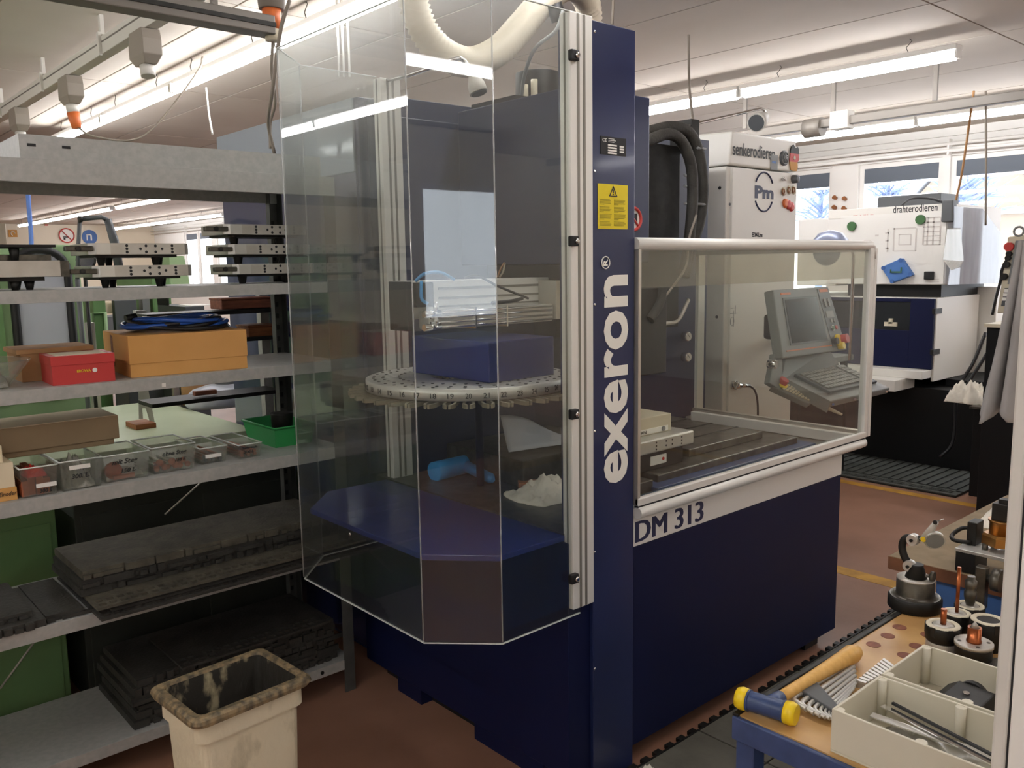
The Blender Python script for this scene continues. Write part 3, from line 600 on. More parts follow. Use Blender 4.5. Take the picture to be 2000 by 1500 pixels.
# work lamps
def work_lamp(pts, head0, head1, r0, r1, label_):
    p = build('lamp_arm', MB().tube(spline(pts, 6), .0075, 10), 'chrome', E_)
    h0, h1 = Vector(head0), Vector(head1); d = (h1-h0).normalized()
    build('lamp_head', MB().tube([h0-d*.012, h0, h1, h1+d*.03], [r0*.5, r0, r1*.93, r1], 18), 'trunk', E_); build('lamp_lens', MB().tube([h1+d*.0305, h1+d*.033], r1*.85, 18), 'console_dark', E_)
    build('lamp_stem', MB().tube([Vector(pts[-1]), h0], .009, 10), 'trunk', E_)
work_lamp([(1.745, 2.62, 2.245), at(800, 146, Y=2.5), at(885, 116, Y=2.35), at(905, 118, Y=2.33), at(917, 133, Y=2.32)], at(924, 146, Y=2.32), at(930, 165, Y=2.31), .016, .032, '')
work_lamp([at(1330, 252, Y=2.47), at(1342, 246, Y=2.45), at(1470, 216, Y=2.45), at(1488, 213, Y=2.45), at(1494, 220, Y=2.45)], at(1492, 229, Y=2.45), at(1481, 237, Y=2.43), .028, .046, '')
c = at(1336, 243, Y=2.5); build('lamp_bracket', MB().box(c.x-.025, c.x+.035, 2.44, 2.56, 2.10, c.z+.015), 'iron', E_)
# tank on the right
ZB = .835; ZT = 1.655; XR = 3.468
br = build('tank_rim', MB().box(1.973, XR-.03, 1.652, 1.668, .860, .884).box(1.973, XR-.03, 1.675, 1.715, .826, .866).box(XR-.055, XR-.02, 1.70, 2.53, .826, .870), 'alu_cream', E_, bev=.003, label='bright aluminium tank rim')
build('rim_gasket', MB().box(1.973, XR-.03, 1.6535, 1.668, .854, .860), 'ink_black', E_)
prf = [(1.973, 1.657, .838), (3.40, 1.657, .838)]+[(3.458-.045+.045*math.sin(a), 1.702-.045*math.cos(a), .838) for a in (.3, .7, 1.1, 1.5)]+[(3.458, 2.52, .838)]
build('rim_tube', MB().tube(prf, .018, 14), 'alu_cream', E_)
build('top_rail', MB().tube([(1.973, 1.672, ZT)]+[(3.44+.02*math.sin(a), 1.672, ZT-.02+.02*math.cos(a)) for a in (0, .4, .8, 1.2, 1.57)]+[(3.46, 1.672, 1.60)], .019, 14), 'alu_cream', E_)
build('corner_post', MB().box(3.425, 3.455, 1.655, 1.685, .86, 1.645).box(3.458, 3.482, 1.655, 1.69, .86, 1.645), 'alu_cream', E_, bev=.003)
build('post_gap', MB().box(3.455, 3.458, 1.66, 1.685, .87, 1.64), 'ink_black', E_)
build('left_trim', MB().box(1.973, 1.985, 1.655, 1.68, .862, 1.64), 'alu', E_, bev=.001)
build('rear_post', MB().box(3.458, 3.51, 2.525, 2.545, .84, 1.655), 'alu_cream', E_, bev=.003)
build('side_rail', MB().box(3.44, 3.47, 1.69, 2.54, .866, .885).box(3.44, 3.47, 1.69, 2.54, 1.63, 1.652), 'alu', E_, bev=.002)
build('front_glass', MB().box(1.985, 3.425, 1.668, 1.674, .866, 1.64), 'glass', E_)
build('side_glass', MB().box(3.452, 3.458, 1.686, 2.53, .885, 1.63), 'glass', E_)
zs = at(1400, 556, Y=1.69).z
build('hazy_glass_strip', MB().box(1.99, 3.42, 1.680, 1.684, zs, 1.64), 'haze_strip', E_, label='hazy strip behind the upper front glass')  # translucent pale band along the top of the front glass
# table inside the tank
wt = build('work_table', MB().box(2.30, 3.22, 1.84, 2.60, .825, .868), 'steel_dark', E_, bev=.004)
build('table_step', MB().box(2.24, 3.28, 1.79, 2.60, .825, .842), 'steelblue', E_, bev=.003)
tp = build('slotted_plate', MB().box(2.60, 3.10, 1.93, 2.58, .868, .898), 'steel_dark', E_, bev=.003)
g = MB()
for y in (2.05, 2.18, 2.32, 2.45): g.box(2.595, 3.105, y, y+.012, .8982, .8990)
build('t_slot', g, 'iron', tp)
build('edge_strip', MB().box(1.99, 3.26, 1.745, 1.785, .825, .838), 'steelblue', E_, bev=.002)
ck = thing('clamping_chuck', 'light metal clamping chuck with drilled front, inside the tank behind the glass', 'chuck', (2.36, 2.0, .868))
build('lower_body', MB().box(2.26, 2.52, 1.90, 2.12, .868, .935), 'iron', ck, bev=.003); build('upper_body', MB().box(2.24, 2.56, 1.88, 2.14, .935, .985), 'steel_light', ck, bev=.006)
g = MB()
for dx, dz in ((.10, .012), (.10, .024), (.10, .036), (.155, .018), (.155, .034), (.19, .018), (.19, .034), (.245, .012), (.245, .024), (.245, .036)): g.lathe([(.0035, 0), (.0035, -.001)], (2.24+dx, 1.8795, .935+dz), 8, 'y')
build('holes', g, 'iron', ck); build('name_tag', MB().box(2.33, 2.42, 1.897, 1.90, .885, .918), 'paper_white', ck); build('tag_dot', MB().lathe([(.006, 0), (.006, -.002)], (2.40, 1.8965, .902), 12, 'y'), 'red', ck)
t_ = thing('white_label_box', 'small cream device with a white label strip on top of the clamping chuck', 'box', (2.35, 2.0, .985))
build('body', MB().box(2.24, 2.50, 1.94, 2.12, .985, 1.05), 'cream2', t_, bev=.003); build('label_strip', MB().box(2.26, 2.48, 1.938, 1.94, .990, 1.008), 'paper_white', t_); build('round_port', MB().lathe([(.009, 0), (.009, -.004)], (2.45, 1.937, .999), 12, 'y'), 'console_grey', t_)
text('ORN', (2.305, 1.938, .993), X3, Z3, h=.011, w=.05, mt='ink_black', parent=t_)
one('dark_block', MB().box(2.06, 2.25, 1.82, 1.99, .825, .865), 'steel_dark', 'low dark metal block at the left inside the tank, left of the chuck', 'block', bev=.003)
c0, c1 = Vector((2.145, 1.728, .838)), Vector((2.285, 1.722, .838))
hh = thing('wooden_handle_tool', 'small tool with a turned wooden handle lying on the tank rim edge', 'tool', c0)
build('handle', MB().tube([c0, c0+X3*.012, c0+X3*.03, c0+X3*.1, c1], [.010, .013, .0105, .0125, .010], 14), 'mid_wood', hh); build('shank', MB().tube([c0-X3*.03-Y3*.02, c0-X3*.01-Y3*.01, c0], .003, 6), 'chrome', hh)
# things under the guard
def crumple(name, c, sx, sy, sz, mt_, label, cat, seed, n=26, sub=True):
    rnd = random.Random(seed); vs = []; fs = []; off = [Vector((rnd.uniform(-9, 9),)*3) for _ in range(3)]
    from mathutils import noise
    for i in range(n+1):
        for j in range(n+1):
            u, v = i/n*2-1, j/n*2-1; r = math.sqrt(u*u+v*v); edge = max(0, 1-max(abs(u), abs(v))**3)
            p = Vector((u, v, 0)); w1 = noise.noise(p*1.9+off[0]); w2 = noise.noise(p*4.2+off[1]); w3 = noise.noise(p*8+off[2])
            z = max(.012, (edge*(.45+.5*w1)+abs(w2)*.55*(.3+edge)+w3*.16))
            a = 1+.22*noise.noise(Vector((math.atan2(v, u)*1.2, 3, 1))+off[1])
            vs.append((c[0]+u*sx*a*(1-.18*abs(v)*abs(u)), c[1]+v*sy*a, c[2]+z*sz))
    o = len(vs); vs += [(x, y, c[2]) for x, y, z in vs]
    q = lambda i, j: i*(n+1)+j
    for i in range(n):
        for j in range(n): fs += [(q(i, j), q(i+1, j), q(i+1, j+1), q(i, j+1)), (o+q(i, j), o+q(i, j+1), o+q(i+1, j+1), o+q(i+1, j))]
    rim = [q(i, 0) for i in range(n)]+[q(n, j) for j in range(n)]+[q(i, n) for i in range(n, 0, -1)]+[q(0, j) for j in range(n, 0, -1)]
    for a, b in zip(rim, rim[1:]+rim[:1]): fs.append((a, o+a, o+b, b))
    return one(name, MB().add(vs, fs, True), mt_, label, cat)
crumple('rag', (1.96, 2.04, .825), .14, .10, .062, 'cloth_white', 'crumpled white rag on the machine deck under the clear guard', 'rag', 5)
pc = at(905, 915, Z=.85)
bt = thing('blue_nozzle', 'bright blue forked plastic nozzle lying under the clear guard', 'nozzle', (pc.x, pc.y, .82))
d0, d1 = at(848, 925, Z=.85), at(948, 900, Z=.85); d0.z = d1.z = .857
build('barrel', MB().tube([d0, d0.lerp(d1, .2), d0.lerp(d1, .8), d1], [.036, .036, .034, .034], 18), 'blue_plastic', bt)
build('fork_arm', MB().tube([d0.lerp(d1, .55), at(958, 934, Z=.845), at(963, 938, Z=.843)], [.022, .019, .008], 14), 'blue_plastic', bt)
one('wood_wedge', MB().prism([(1.93, 2.15), (2.10, 2.02), (2.13, 2.06), (1.96, 2.19)], .825, .85), 'mid_wood', 'small wooden wedge under the crumpled rag behind the guard', 'wedge')
g = MB(); n = 20; vs = []
build('deck_block', MB().box(1.96, 2.50, 2.16, 2.60, .825, .92), 'steel_dark', E_, bev=.004)
p0, p1 = Vector((1.99, 2.27, .92)), Vector((2.34, 2.20, .92))
for i in range(n+1):
    t = i/n; b = p0.lerp(p1, t); k = .5+.5*math.cos(t*PI*1.1)
    for j in range(7):
        s = j/6; vs.append((b.x+s*.10+.03*math.sin(t*5)*s, b.y+.16*s, .921+(.055*math.sin(s*PI*.6+t*2.2)*s+.05*s*k)+.012))
m_ = len(vs); fs = []
for i in range(n):
    for j in range(6): q = i*7+j; fs.append((q, q+7, q+8, q+1))
ps = one('paper_sheet', MB().add(vs, fs, True), 'paper', 'pale grey curled paper sheet lying on the deck behind the carousel guard', 'paper')
sm_ = ps.modifiers.new('thick', 'SOLIDIFY'); sm_.thickness = .0012
# corrugated extraction hose
path = spline([at(795, -60, Y=2.45), at(812, 20, Y=2.45), at(835, 72, Y=2.45), at(872, 108, Y=2.45), at(920, 122, Y=2.45), at(972, 100, Y=2.45), at(1015, 55, Y=2.45), at(1060, 5, Y=2.45), at(1110, -28, Y=2.45), at(1145, 0, Y=2.5), at(1152, 60, Y=2.55), at(1150, 120, Y=2.55)], 16)
L_ = [0]
for a, b in zip(path, path[1:]): L_.append(L_[-1]+(b-a).length)
nr = int(L_[-1]/.0095); pts = []; rs = []; k = 0
for i in range(nr+1):
    d = L_[-1]*i/nr
    while k < len(L_)-2 and L_[k+1] < d: k += 1
    pts.append(path[k].lerp(path[k+1], (d-L_[k])/max(1e-6, L_[k+1]-L_[k]))); rs.append(.046+(.008 if i % 2 else -.002))
build('exhaust_hose', MB().tube(pts, rs, 18), 'hose_white', E_, label='cream corrugated extraction hose')
build('head_cable', MB().tube(spline([at(1100, 20, Y=2.3), at(1085, 60, Y=2.3), at(1045, 95, Y=2.35), at(1025, 145, Y=2.45), at(1018, 190, Y=2.5)]), .007, 8), 'console_grey', E_)
build('hose_clamp', MB().tube([at(1082, 8, Y=2.4), at(1092, 40, Y=2.4)], .03, 12), 'black', E_)
# ================================================================== GENERATOR CABINET
YP = 2.80
G_ = thing('generator_cabinet', 'tall off-white generator cabinet with round navy monogram, behind the tank', 'cabinet', (4.45, 3.15, 0))
xl, xr2, zt = 4.09, 4.80, 2.118
build('cabinet_body', MB().box(xl, xr2, YP+.012, 3.5, .08, zt), 'cream', G_, bev=.006)
build('cabinet_plinth', MB().box(xl+.03, xr2-.03, YP+.05, 3.46, 0, .082), 'black', G_)
dr = build('cabinet_door', MB().box(xl+.035, xr2-.004, YP-.004, YP+.014, .10, zt-.006), 'cream', G_, bev=.004)
cp = build('slanted_cap', MB().loft([[(xl+.0, YP-.002, zt+.006), (xr2+.0, YP-.002, zt+.006), (xr2, 3.45, zt+.006), (xl, 3.45, zt+.006)], [(xl+.03, YP+.0, 2.305), (xr2-.02, YP+.0, 2.305), (xr2-.02, 3.40, 2.33), (xl+.03, 3.40, 2.33)]]), 'cream', G_, bev=.012, seg=3)
yy = YP-.0045
a = at(1431, 298, Y=yy); b = at(1514, 281, Y=yy); b2 = at(1514, 306, Y=yy)
text('senkerodieren', (a.x, yy+.0, a.z-.012), X3, Z3, h=.07, w=b.x-a.x, mt='ink_black', parent=G_, bold=.006)
c = at(1492, 375, Y=yy); r = .098
for a0, a1 in ((.5, 2.64), (PI+.5, PI+2.64)):
    build('monogram_arc', MB().tube([(c.x+r*math.cos(a0+(a1-a0)*i/20), yy-.001, c.z+(r+.012)*math.sin(a0+(a1-a0)*i/20)) for i in range(21)], .005, 6), 'ink', dr)
pa, pb = at(1474, 387, Y=yy), at(1511, 366, Y=yy)
text('Pm', (pa.x, yy, pa.z), X3, Z3, h=.072, w=pb.x-pa.x, mt='ink', parent=dr, bold=.05, space=1.06)
a = at(1469, 463, Y=yy); text('EDM-Line', (a.x, yy, a.z), X3, Z3, h=.026, w=.105, mt='ink_black', parent=dr, bold=.015)
def knob(px, py, r, mt_, nm='knob', d=.02, par=dr):
    c = at(px, py, Y=yy); return build(nm, MB().lathe([(r, 0), (r*.95, -d), (r*.5, -d-.003)], (c.x, yy, c.z), 18, 'y'), mt_, par)
knob(1549, 350, .025, 'console_dark', 'rotary_switch', .03); knob(1528, 350, .010, 'chrome', 'key_lock')
for px, py in ((1530, 374), (1541, 371), (1550, 371)):
    k_ = knob(px, py, .026, 'cream2', 'flower_magnet', .006); c = at(px, py, Y=yy-.0095); build('flower_print', MB().tube([(c.x+.013*math.cos(t), c.y, c.z+.016*math.sin(t)) for t in [i*1.05 for i in range(6)]], .004, 5, closed=True), 'mid_wood', dr)
for px, py in ((1533, 397), (1539, 400), (1545, 404)): knob(px, py, .028, 'orange' if px == 1533 else 'sign_red', 'red_magnet', .008)
c = at(1512, 317, Y=yy); build('blue_card', MB().box(c.x-.035, c.x+.035, yy-.002, yy+.004, c.z-.042, c.z+.042), 'console_grey', cp); c = at(1512, 317, Y=yy-.003)
build('card_print', MB().box(c.x-.02, c.x+.02, yy-.003, yy-.002, c.z-.006, c.z+.006), 'sign_blue', cp)
c = at(1531, 309, Y=yy); em = build('round_emblem', MB().lathe([(.044, .005), (.044, -.006), (.036, -.008)], (c.x, yy, c.z), 28, 'y'), 'console_dark', cp)
g = MB().tube([(c.x+.034*math.cos(t), yy-.009, c.z+.034*math.sin(t)) for t in [i*.35 for i in range(18)]], .003, 5, closed=True)
for s in (-1, 1):
    for k in range(3): g.tube([(c.x, yy-.009, c.z+.006), (c.x+s*.026, yy-.009, c.z+.016-.014*k)], .0035, 4)
g.tube([(c.x, yy-.009, c.z+.025), (c.x, yy-.009, c.z-.026)], .006, 5)
build('emblem_relief', g, 'console_grey', em)
a = at(1551, 283, Y=yy); bq = at(1551, 334, Y=yy); zt_, zb_2 = a.z, bq.z; hh_ = zt_-zb_2
def strip(z0, z1, w0, w1, mt_, jag=None):
    pts = jag or [(-w0, 0), (w0, 0), (w1, 1), (-w1, 1)]
    build('country_magnet', MB().prism([(a.x+x, z0+(z1-z0)*y) for x, y in pts], -.006, .0, Matrix(((1, 0, 0, 0), (0, 0, 1, yy+.001), (0, 1, 0, 0), (0, 0, 0, 1)))), mt_, cp)
strip(zb_2, zb_2+hh_*.34, .038, .046, 'yellow_card', [(-.036, .1), (-.02, 0), (.03, 0), (.04, .4), (.036, 1), (-.05, 1)]); strip(zb_2+hh_*.34, zb_2+hh_*.66, .05, .045, 'sign_red', [(-.05, 0), (.036, 0), (.05, .3), (.048, 1), (-.045, 1)])
strip(zb_2+hh_*.66, zt_, .045, .02, 'iron', [(-.045, 0), (.048, 0), (.05, .5), (.035, .85), (.01, .65), (-.01, 1), (-.025, .9), (-.04, .5)])
build('magnet_shield', MB().lathe([(.013, 0), (.013, -.002)], (a.x, yy-.005, zb_2+hh_*.5), 6, 'y'), 'cream2', cp)
for px, py, Xs in ((1406, 367, 4.089),): 
    c = at(px, py, X=Xs); build('side_screw', MB().lathe([(.009, 0), (.009, -.003)], (Xs, c.y, c.z), 10, 'x'), 'ink_black', G_)
c = at(1425, 399, Y=yy); build('door_lock', MB().lathe([(.008, 0), (.008, -.004)], (c.x, yy, c.z), 12, 'y'), 'console_dark', dr)
c = at(1400, 619, X=4.089); build('side_screw', MB().lathe([(.009, 0), (.009, -.003)], (4.09, c.y, c.z), 10, 'x'), 'ink_black', G_)
for px, py in ((1434, 620), (1430, 605)):
    pass
c = at(1433, 612, Y=yy); g = MB()
for dx, dz, w_, h_ in ((0, 0, .07, .003), (-.01, .03, .04, .003), (.0, -.03, .003, .09), (.015, .02, .003, .05)): g.box(c.x+dx-w_/2, c.x+dx+w_/2, yy-.0012, yy, c.z+dz-h_/2, c.z+dz+h_/2)
g.tube([(c.x-.015+.018*math.cos(t), yy-.001, c.z-.045+.025*math.sin(t)) for t in [i*.5 for i in range(12)]], .0015, 4, closed=True)
build('pencil_sketch', g, 'console_grey', dr)
c = at(1432, 752, Y=yy)
build('cable_connector', MB().tube([(c.x-.01, yy-.02, c.z), (c.x+.03, yy-.025, c.z-.004)], .02, 14).tube([(c.x+.03, yy-.025, c.z-.004), (c.x+.11, yy-.035, c.z-.012)], .013, 12).tube([(c.x, yy+.004, c.z), (c.x, yy-.02, c.z)], .025, 14), 'chrome', G_)
build('connector_cable', MB().tube(spline([(c.x+.11, yy-.035, c.z-.012), (c.x+.15, yy-.05, c.z-.05), (c.x+.165, yy-.06, c.z-.15), (c.x+.165, yy-.06, c.z-.4), (c.x+.16, yy-.06, .05)]), .006, 8), 'cable_black', G_)
# wooden thing glimpsed behind it
one('wooden_crate', MB().box(4.15, 4.5, 3.6, 4.1, 1.9, 2.33), 'yellow_card', 'brown crate just visible behind the white cabinet', 'crate', bev=.01)
one('grey_rack', MB().box(4.05, 4.75, 3.55, 4.2, 0, 1.9), 'console_grey', 'grey rack behind the white cabinet carrying the brown crate', 'rack', bev=.01)
# ================================================================== OPERATOR CONSOLE
Yc = 2.22
K_ = thing('operator_console', 'grey operator console with slanted screen, red and yellow switches and keyboard tray', 'console', (4.0, 2.3, .8))
def plate(pts, th, mt_, nm, par, bev=.004, back=Y3):
    p = [Vector(q) for q in pts]; n = (p[1]-p[0]).cross(p[3]-p[0]).normalized()
    if n.dot(CAMP-p[0]) < 0: n = -n
    f = [q for q in p]; bk = [q-n*th for q in p]
    return build(nm, MB().loft([bk, f]), mt_, par, bev=bev), n
tl, tr, br_, bl_ = at(1510, 566, Y=Yc), at(1617, 559, Y=Yc+.06), at(1655, 683, Y=Yc-.02), at(1529, 700, Y=Yc-.08)
scr, nn = plate([bl_, br_, tr, tl], .05, 'console_grey', 'monitor_housing', K_, .006)
def on(u, v, lift=.001): # u right 0..1, v up 0..1 on the monitor face
    return (bl_.lerp(br_, u)).lerp(tl.lerp(tr, u), v)+nn*lift
def mq(u0, u1, v0, v1, mt_, nm, th=.003, lift=.003, par=scr, bev=0): return plate([on(u0, v0, lift), on(u1, v0, lift), on(u1, v1, lift), on(u0, v1, lift)], th, mt_, nm, par, bev)[0]
mq(.13, .72, .17, .87, 'console_dark', 'screen_bezel', .004, .003); mq(.155, .70, .20, .84, 'screen', 'screen_glass', .002, .0045); mq(.77, .985, .06, .97, 'console_dark', 'key_panel', .003, .002)
mq(.11, .27, .915, .945, 'orange', 'orange_badge'); mq(.80, .96, .915, .965, 'orange', 'orange_button'); mq(.06, .76, .088, .104, 'orange', 'orange_stripe')
def mk(u, v, r, mt_, nm, d=.006):
    p = on(u, v); return build(nm, MB().tube([p, p+nn*d], r, 14), mt_, scr)
for i in range(2):
    for j in range(2): mk(.84+.07*i, .78-.06*j, .012, 'key', 'round_key')
mq(.80, .93, .52, .62, 'key', 'key_pad', .004, .006); mk(.86, .47, .010, 'key', 'round_key'); mk(.91, .47, .010, 'key', 'round_key')
mk(.85, .36, .016, 'chrome', 'lamp_ring', .006); mk(.85, .36, .011, 'magnet_green', 'green_lamp', .009); mk(.91, .36, .010, 'sign_red', 'red_lamp', .008)
mk(.87, .16, .032, 'yellow', 'emergency_base', .012); mk(.93, .17, .024, 'sign_red', 'emergency_button', .04); mk(.80, .15, .018, 'iron', 'override_knob', .025); mk(.87, .07, .018, 'yellow', 'yellow_knob', .03)
# neck and keyboard tray
nl, nr_ = at(1533, 700, Y=Yc-.02), at(1622, 690, Y=Yc+.04)
tl2, tr2 = at(1500, 757, Y=Yc-.1), at(1640, 715, Y=Yc+.12)
plate([at(1525, 745, Y=Yc-.06), at(1640, 712, Y=Yc+.08), at(1618, 680, Y=Yc+.06), at(1535, 696, Y=Yc)], .03, 'console_grey', 'neck_plate', K_)
kA, kB, kC, kD = at(1527, 735, Z=1.05), at(1623, 784, Z=.95), at(1739, 757, Z=.95), at(1640, 712, Z=1.05)
kA, kB, kC, kD = [Vector(v) for v in (kA, kB, kC, kD)]
tray, tn = plate([kA, kB, kC, kD], .035, 'console_grey', 'keyboard_tray', K_, .006)
def kp(u, v, l=.002): return (kA.lerp(kD, u)).lerp(kB.lerp(kC, u), v)+tn*l   # u across, v towards the operator
plate([kp(.12, .08, .016), kp(.12, .80, .016), kp(.93, .80, .016), kp(.93, .08, .016)], .015, 'console_dark', 'keyboard', tray, .003)
g = MB()
for r_i in range(6):
    for c_i in range(17):
        if c_i in (13,): continue
        u = .15+.76*c_i/17; v = .14+.60*r_i/6
        q = [kp(u, v, .018), kp(u, v+.075, .018), kp(u+.037, v+.075, .018), kp(u+.037, v, .018)]; t2 = [x+tn*.006 for x in q]
        g.loft([q, t2])
build('keys', g, 'key', tray, kind='stuff')
plate([kA+Vector((-.0, 0, -.0)), kB, kB-tn*.05+Vector((0, 0, -.01)), kA-tn*.05], .01, 'console_grey', 'tray_lip', tray, .002)
for u, v in ((.95, 1.0), (.4, 1.0), (.05, 1.0)): p = kp(u, v, -.018); build('tray_screw', MB().tube([p, p+Vector((-.006, -.006, 0))], .006, 10), 'chrome', tray)
# hand remote hooked on the tray
RM = thing('hand_remote', 'narrow hand remote with yellow-red stop button, hooked left of the keyboard tray', 'remote', at(1550, 775, Z=1.0))
ra, rb = at(1506, 758, Z=1.0), at(1594, 785, Z=.93)
dr_ = (rb-ra).normalized(); sd = Vector((dr_.y, -dr_.x, 0)).normalized(); sd = sd if sd.dot(CAMP-ra) > 0 else -sd
sd = (sd+Vector((0, 0, -.5))).normalized()
p0, p1, p2, p3 = at(1507, 754, Z=1.02), at(1581, 788, Z=.935), at(1600, 774, Z=.95), at(1523, 742, Z=1.035)
rm, rn = plate([p0, p1, p2, p3], .03, 'console_grey', 'remote_body', RM, .005)
def rp_(u, v, l=.001): return p0.lerp(p1, u).lerp(p3.lerp(p2, u), v)+rn*l
g = MB()
for i in range(9):
    for j in range(3):
        u, v = .24+.08*i, .15+.25*j; q = [rp_(u, v, .001), rp_(u+.055, v, .001), rp_(u+.055, v+.18, .001), rp_(u, v+.18, .001)]; g.loft([q, [x+rn*.005 for x in q]])
build('remote_keys', g, 'cream2', rm, kind='stuff')
c = rp_(.13, .5); build('stop_base', MB().tube([c, c+rn*.012], .03, 14), 'yellow', rm); build('stop_button', MB().tube([c+rn*.012, c+rn*.035], .022, 14), 'sign_red', rm)
e0 = p1.lerp(p2, .5); build('cable_gland', MB().tube([e0, e0+dr_*.07+Vector((0, 0, -.02)), e0+dr_*.14+Vector((0, 0, -.03))], [.014, .010, .006], 10), 'cream2', rm)
# carrying arm
build('support_arm', MB().tube([Vector((4.6, 2.775, 1.12)), Vector((4.35, 2.5, 1.12)), at(1600, 735, Y=Yc+.06)], .03, 12), 'console_grey', K_)
c = at(1508, 638, Y=Yc+.03); build('pivot_knob', MB().box(c.x-.035, c.x+.05, c.y-.03, c.y+.03, c.z-.06, c.z+.06), 'iron', K_, bev=.015); c = at(1512, 642, Y=Yc-.005); build('pivot_bolt', MB().tube([c, c-Y3*.01], .012, 12), 'chrome', K_)
plate([at(1503, 748, Y=Yc-.08), at(1530, 765, Y=Yc-.08), at(1528, 700, Y=Yc-.04), at(1514, 690, Y=Yc-.04)], .03, 'console_grey', 'side_bracket', K_)
c = at(1513, 712, Y=Yc-.09); build('clamp_knob', MB().tube([c+Y3*.03, c, c-Y3*.012], [.022, .022, .016], 14), 'chrome', K_)
# ================================================================== WIRE EDM MACHINE
W_ = thing('wire_edm_machine', 'white wire EDM machine with navy windowed door, drawing and blue block on its head', 'machine', (7.3, 3.1, 0))
XW = 6.7
def wy(px, py): return at(px, py, X=XW)
yr = 2.73; yl = 4.3
build('head_box', MB().box(XW, 7.75, 2.665, 3.62, 1.40, 2.0), 'white_paint', W_, bev=.01)
build('head_strip', MB().box(XW-.006, XW, 2.67, 3.60, 1.93, 1.995), 'cream', W_)
a = wy(1745, 417); b = wy(1832, 405)
text('drahterodieren', (XW-.0065, a.y, b.z-.025), -Y3, Z3, h=.055, w=a.y-b.y, mt='ink_black', parent=W_, bold=.004)
a = wy(1667, 424); text('EWIIC', (XW-.0065, a.y, a.z-.012), -Y3, Z3, h=.025, w=.17, mt='sign_red', parent=W_, bold=.02)
dp = build('drawing_sheet', MB().box(XW-.010, XW-.006, 2.675, 3.50, 1.405, 1.945), 'paper_white', W_)
g = MB()
def dl(px0, py0, px1, py1, t=.003):
    a, b = wy(px0, py0), wy(px1, py1); y0, y1 = sorted((a.y, b.y)); z0, z1 = sorted((a.z, b.z)); g.box(XW-.0112, XW-.010, y0-t/2, y1+t/2, z0-t/2, z1+t/2)
for r in ((1747, 446, 1790, 490), (1757, 458, 1780, 478), (1805, 425, 1838, 478)):
    dl(r[0], r[1], r[2], r[1]); dl(r[0], r[3], r[2], r[3]); dl(r[0], r[1], r[0], r[3]); dl(r[2], r[1], r[2], r[3])
for y in (434, 443, 452, 461, 470): dl(1805, y, 1838, y, .002)
for x in (1813, 1824): dl(x, 425, x, 478, .002)
for x, y in ((1690, 470), (1697, 470), (1732, 455), (1732, 470), (1732, 485), (1712, 460)): dl(x, y, x+4, y, .012)
dl(1735, 448, 1735, 492, .002); dl(1808, 545, 1835, 545); dl(1808, 550, 1835, 550)
build('drawing_lines', g, 'drawing_line', dp, kind='stuff')
for px, py in ((1666, 442), (1800, 429)):
    c = wy(px, py); build('green_magnet', MB().lathe([(.036, 0), (.036, -.02)], (XW-.010, c.y, c.z), 18, 'x'), 'magnet_green', dp)
c = wy(1817, 538); build('black_magnet', MB().box(XW-.035, XW-.010, c.y-.035, c.y+.035, c.z-.03, c.z+.03), 'black', dp, bev=.005)
q = [(1726, 522), (1746, 553), (1788, 537), (1766, 504)]; qs = [wy(x, y) for x, y in q]
build('blue_block', MB().loft([[v for v in qs], [v-X3*.05 for v in qs]]), 'block_blue', dp, bev=.006, label='blue square block held on the drawing')
for i in range(4):
    v = qs[i].lerp((qs[0]+qs[2])/2, .16); build('block_bolt', MB().tube([v-X3*.05, v-X3*.054], .016, 12), 'sign_blue', dp)
cc = (qs[0]+qs[2])/2; build('block_groove', MB().box(XW-.0625, XW-.0595, cc.y-.045, cc.y-.035, cc.z-.0, cc.z+.03).box(XW-.0625, XW-.0595, cc.y-.045, cc.y+.045, cc.z-.012, cc.z-.002).box(XW-.0625, XW-.0595, cc.y+.035, cc.y+.045, cc.z-.012, cc.z+.015), 'magnet_green', dp)
c = wy(1720, 398); d = wy(1845, 385)
build('cooling_box', MB().box(7.0, 7.35, 2.85, 3.35, 2.0, 2.10), 'console_dark', W_, bev=.006)
c = wy(1850, 410); build('cable_terminal', MB().box(XW-.05, XW+.03, 2.62, 2.70, 1.86, 2.02), 'console_dark', W_, bev=.01); build('terminal_cable', MB().tube(spline([(6.9, 3.1, 2.02), (6.72, 2.95, 2.05), (6.68, 2.8, 2.04), (6.67, 2.68, 2.0)]), .009, 6), 'cable_black', W_)
build('head_left_box', MB().box(6.9, 7.7, 3.63, 4.0, 1.38, 1.95), 'white_paint', W_, bev=.01)
# right side: control plate and frosted shield
Ys = 2.66
build('side_plate', MB().box(6.85, 7.15, Ys-.02, Ys+.005, 1.76, 1.98), 'steel_light', W_, bev=.004); build('side_switch', MB().box(6.93, 7.0, Ys-.04, Ys-.005, 1.60, 1.68), 'sign_blue', W_)
p = [at(1862, 403, Y=2.62), at(1918, 408, Y=2.62), at(1958, 461, Y=2.62), at(1955, 553, Y=2.62), at(1850, 556, Y=2.62), at(1862, 470, Y=2.62)]
build('frosted_shield', MB().prism([(v.x, v.z) for v in p], 0, .006, Matrix(((1, 0, 0, 0), (0, 0, -1, 2.62), (0, 1, 0, 0), (0, 0, 0, 1)))), 'shield_clear', W_)
c = at(1862, 470, Y=2.6); 
build('plastic_bag', MB().loft([[at(1850, 445, Y=2.6), at(1876, 445, Y=2.6), at(1876, 448, Y=2.55), at(1850, 448, Y=2.55)], [at(1842, 505, Y=2.6), at(1882, 508, Y=2.6), at(1882, 510, Y=2.53), at(1842, 507, Y=2.53)], [at(1858, 527, Y=2.6), at(1875, 520, Y=2.6), at(1875, 522, Y=2.57), at(1858, 528, Y=2.57)]]), 'bag_clear', W_)
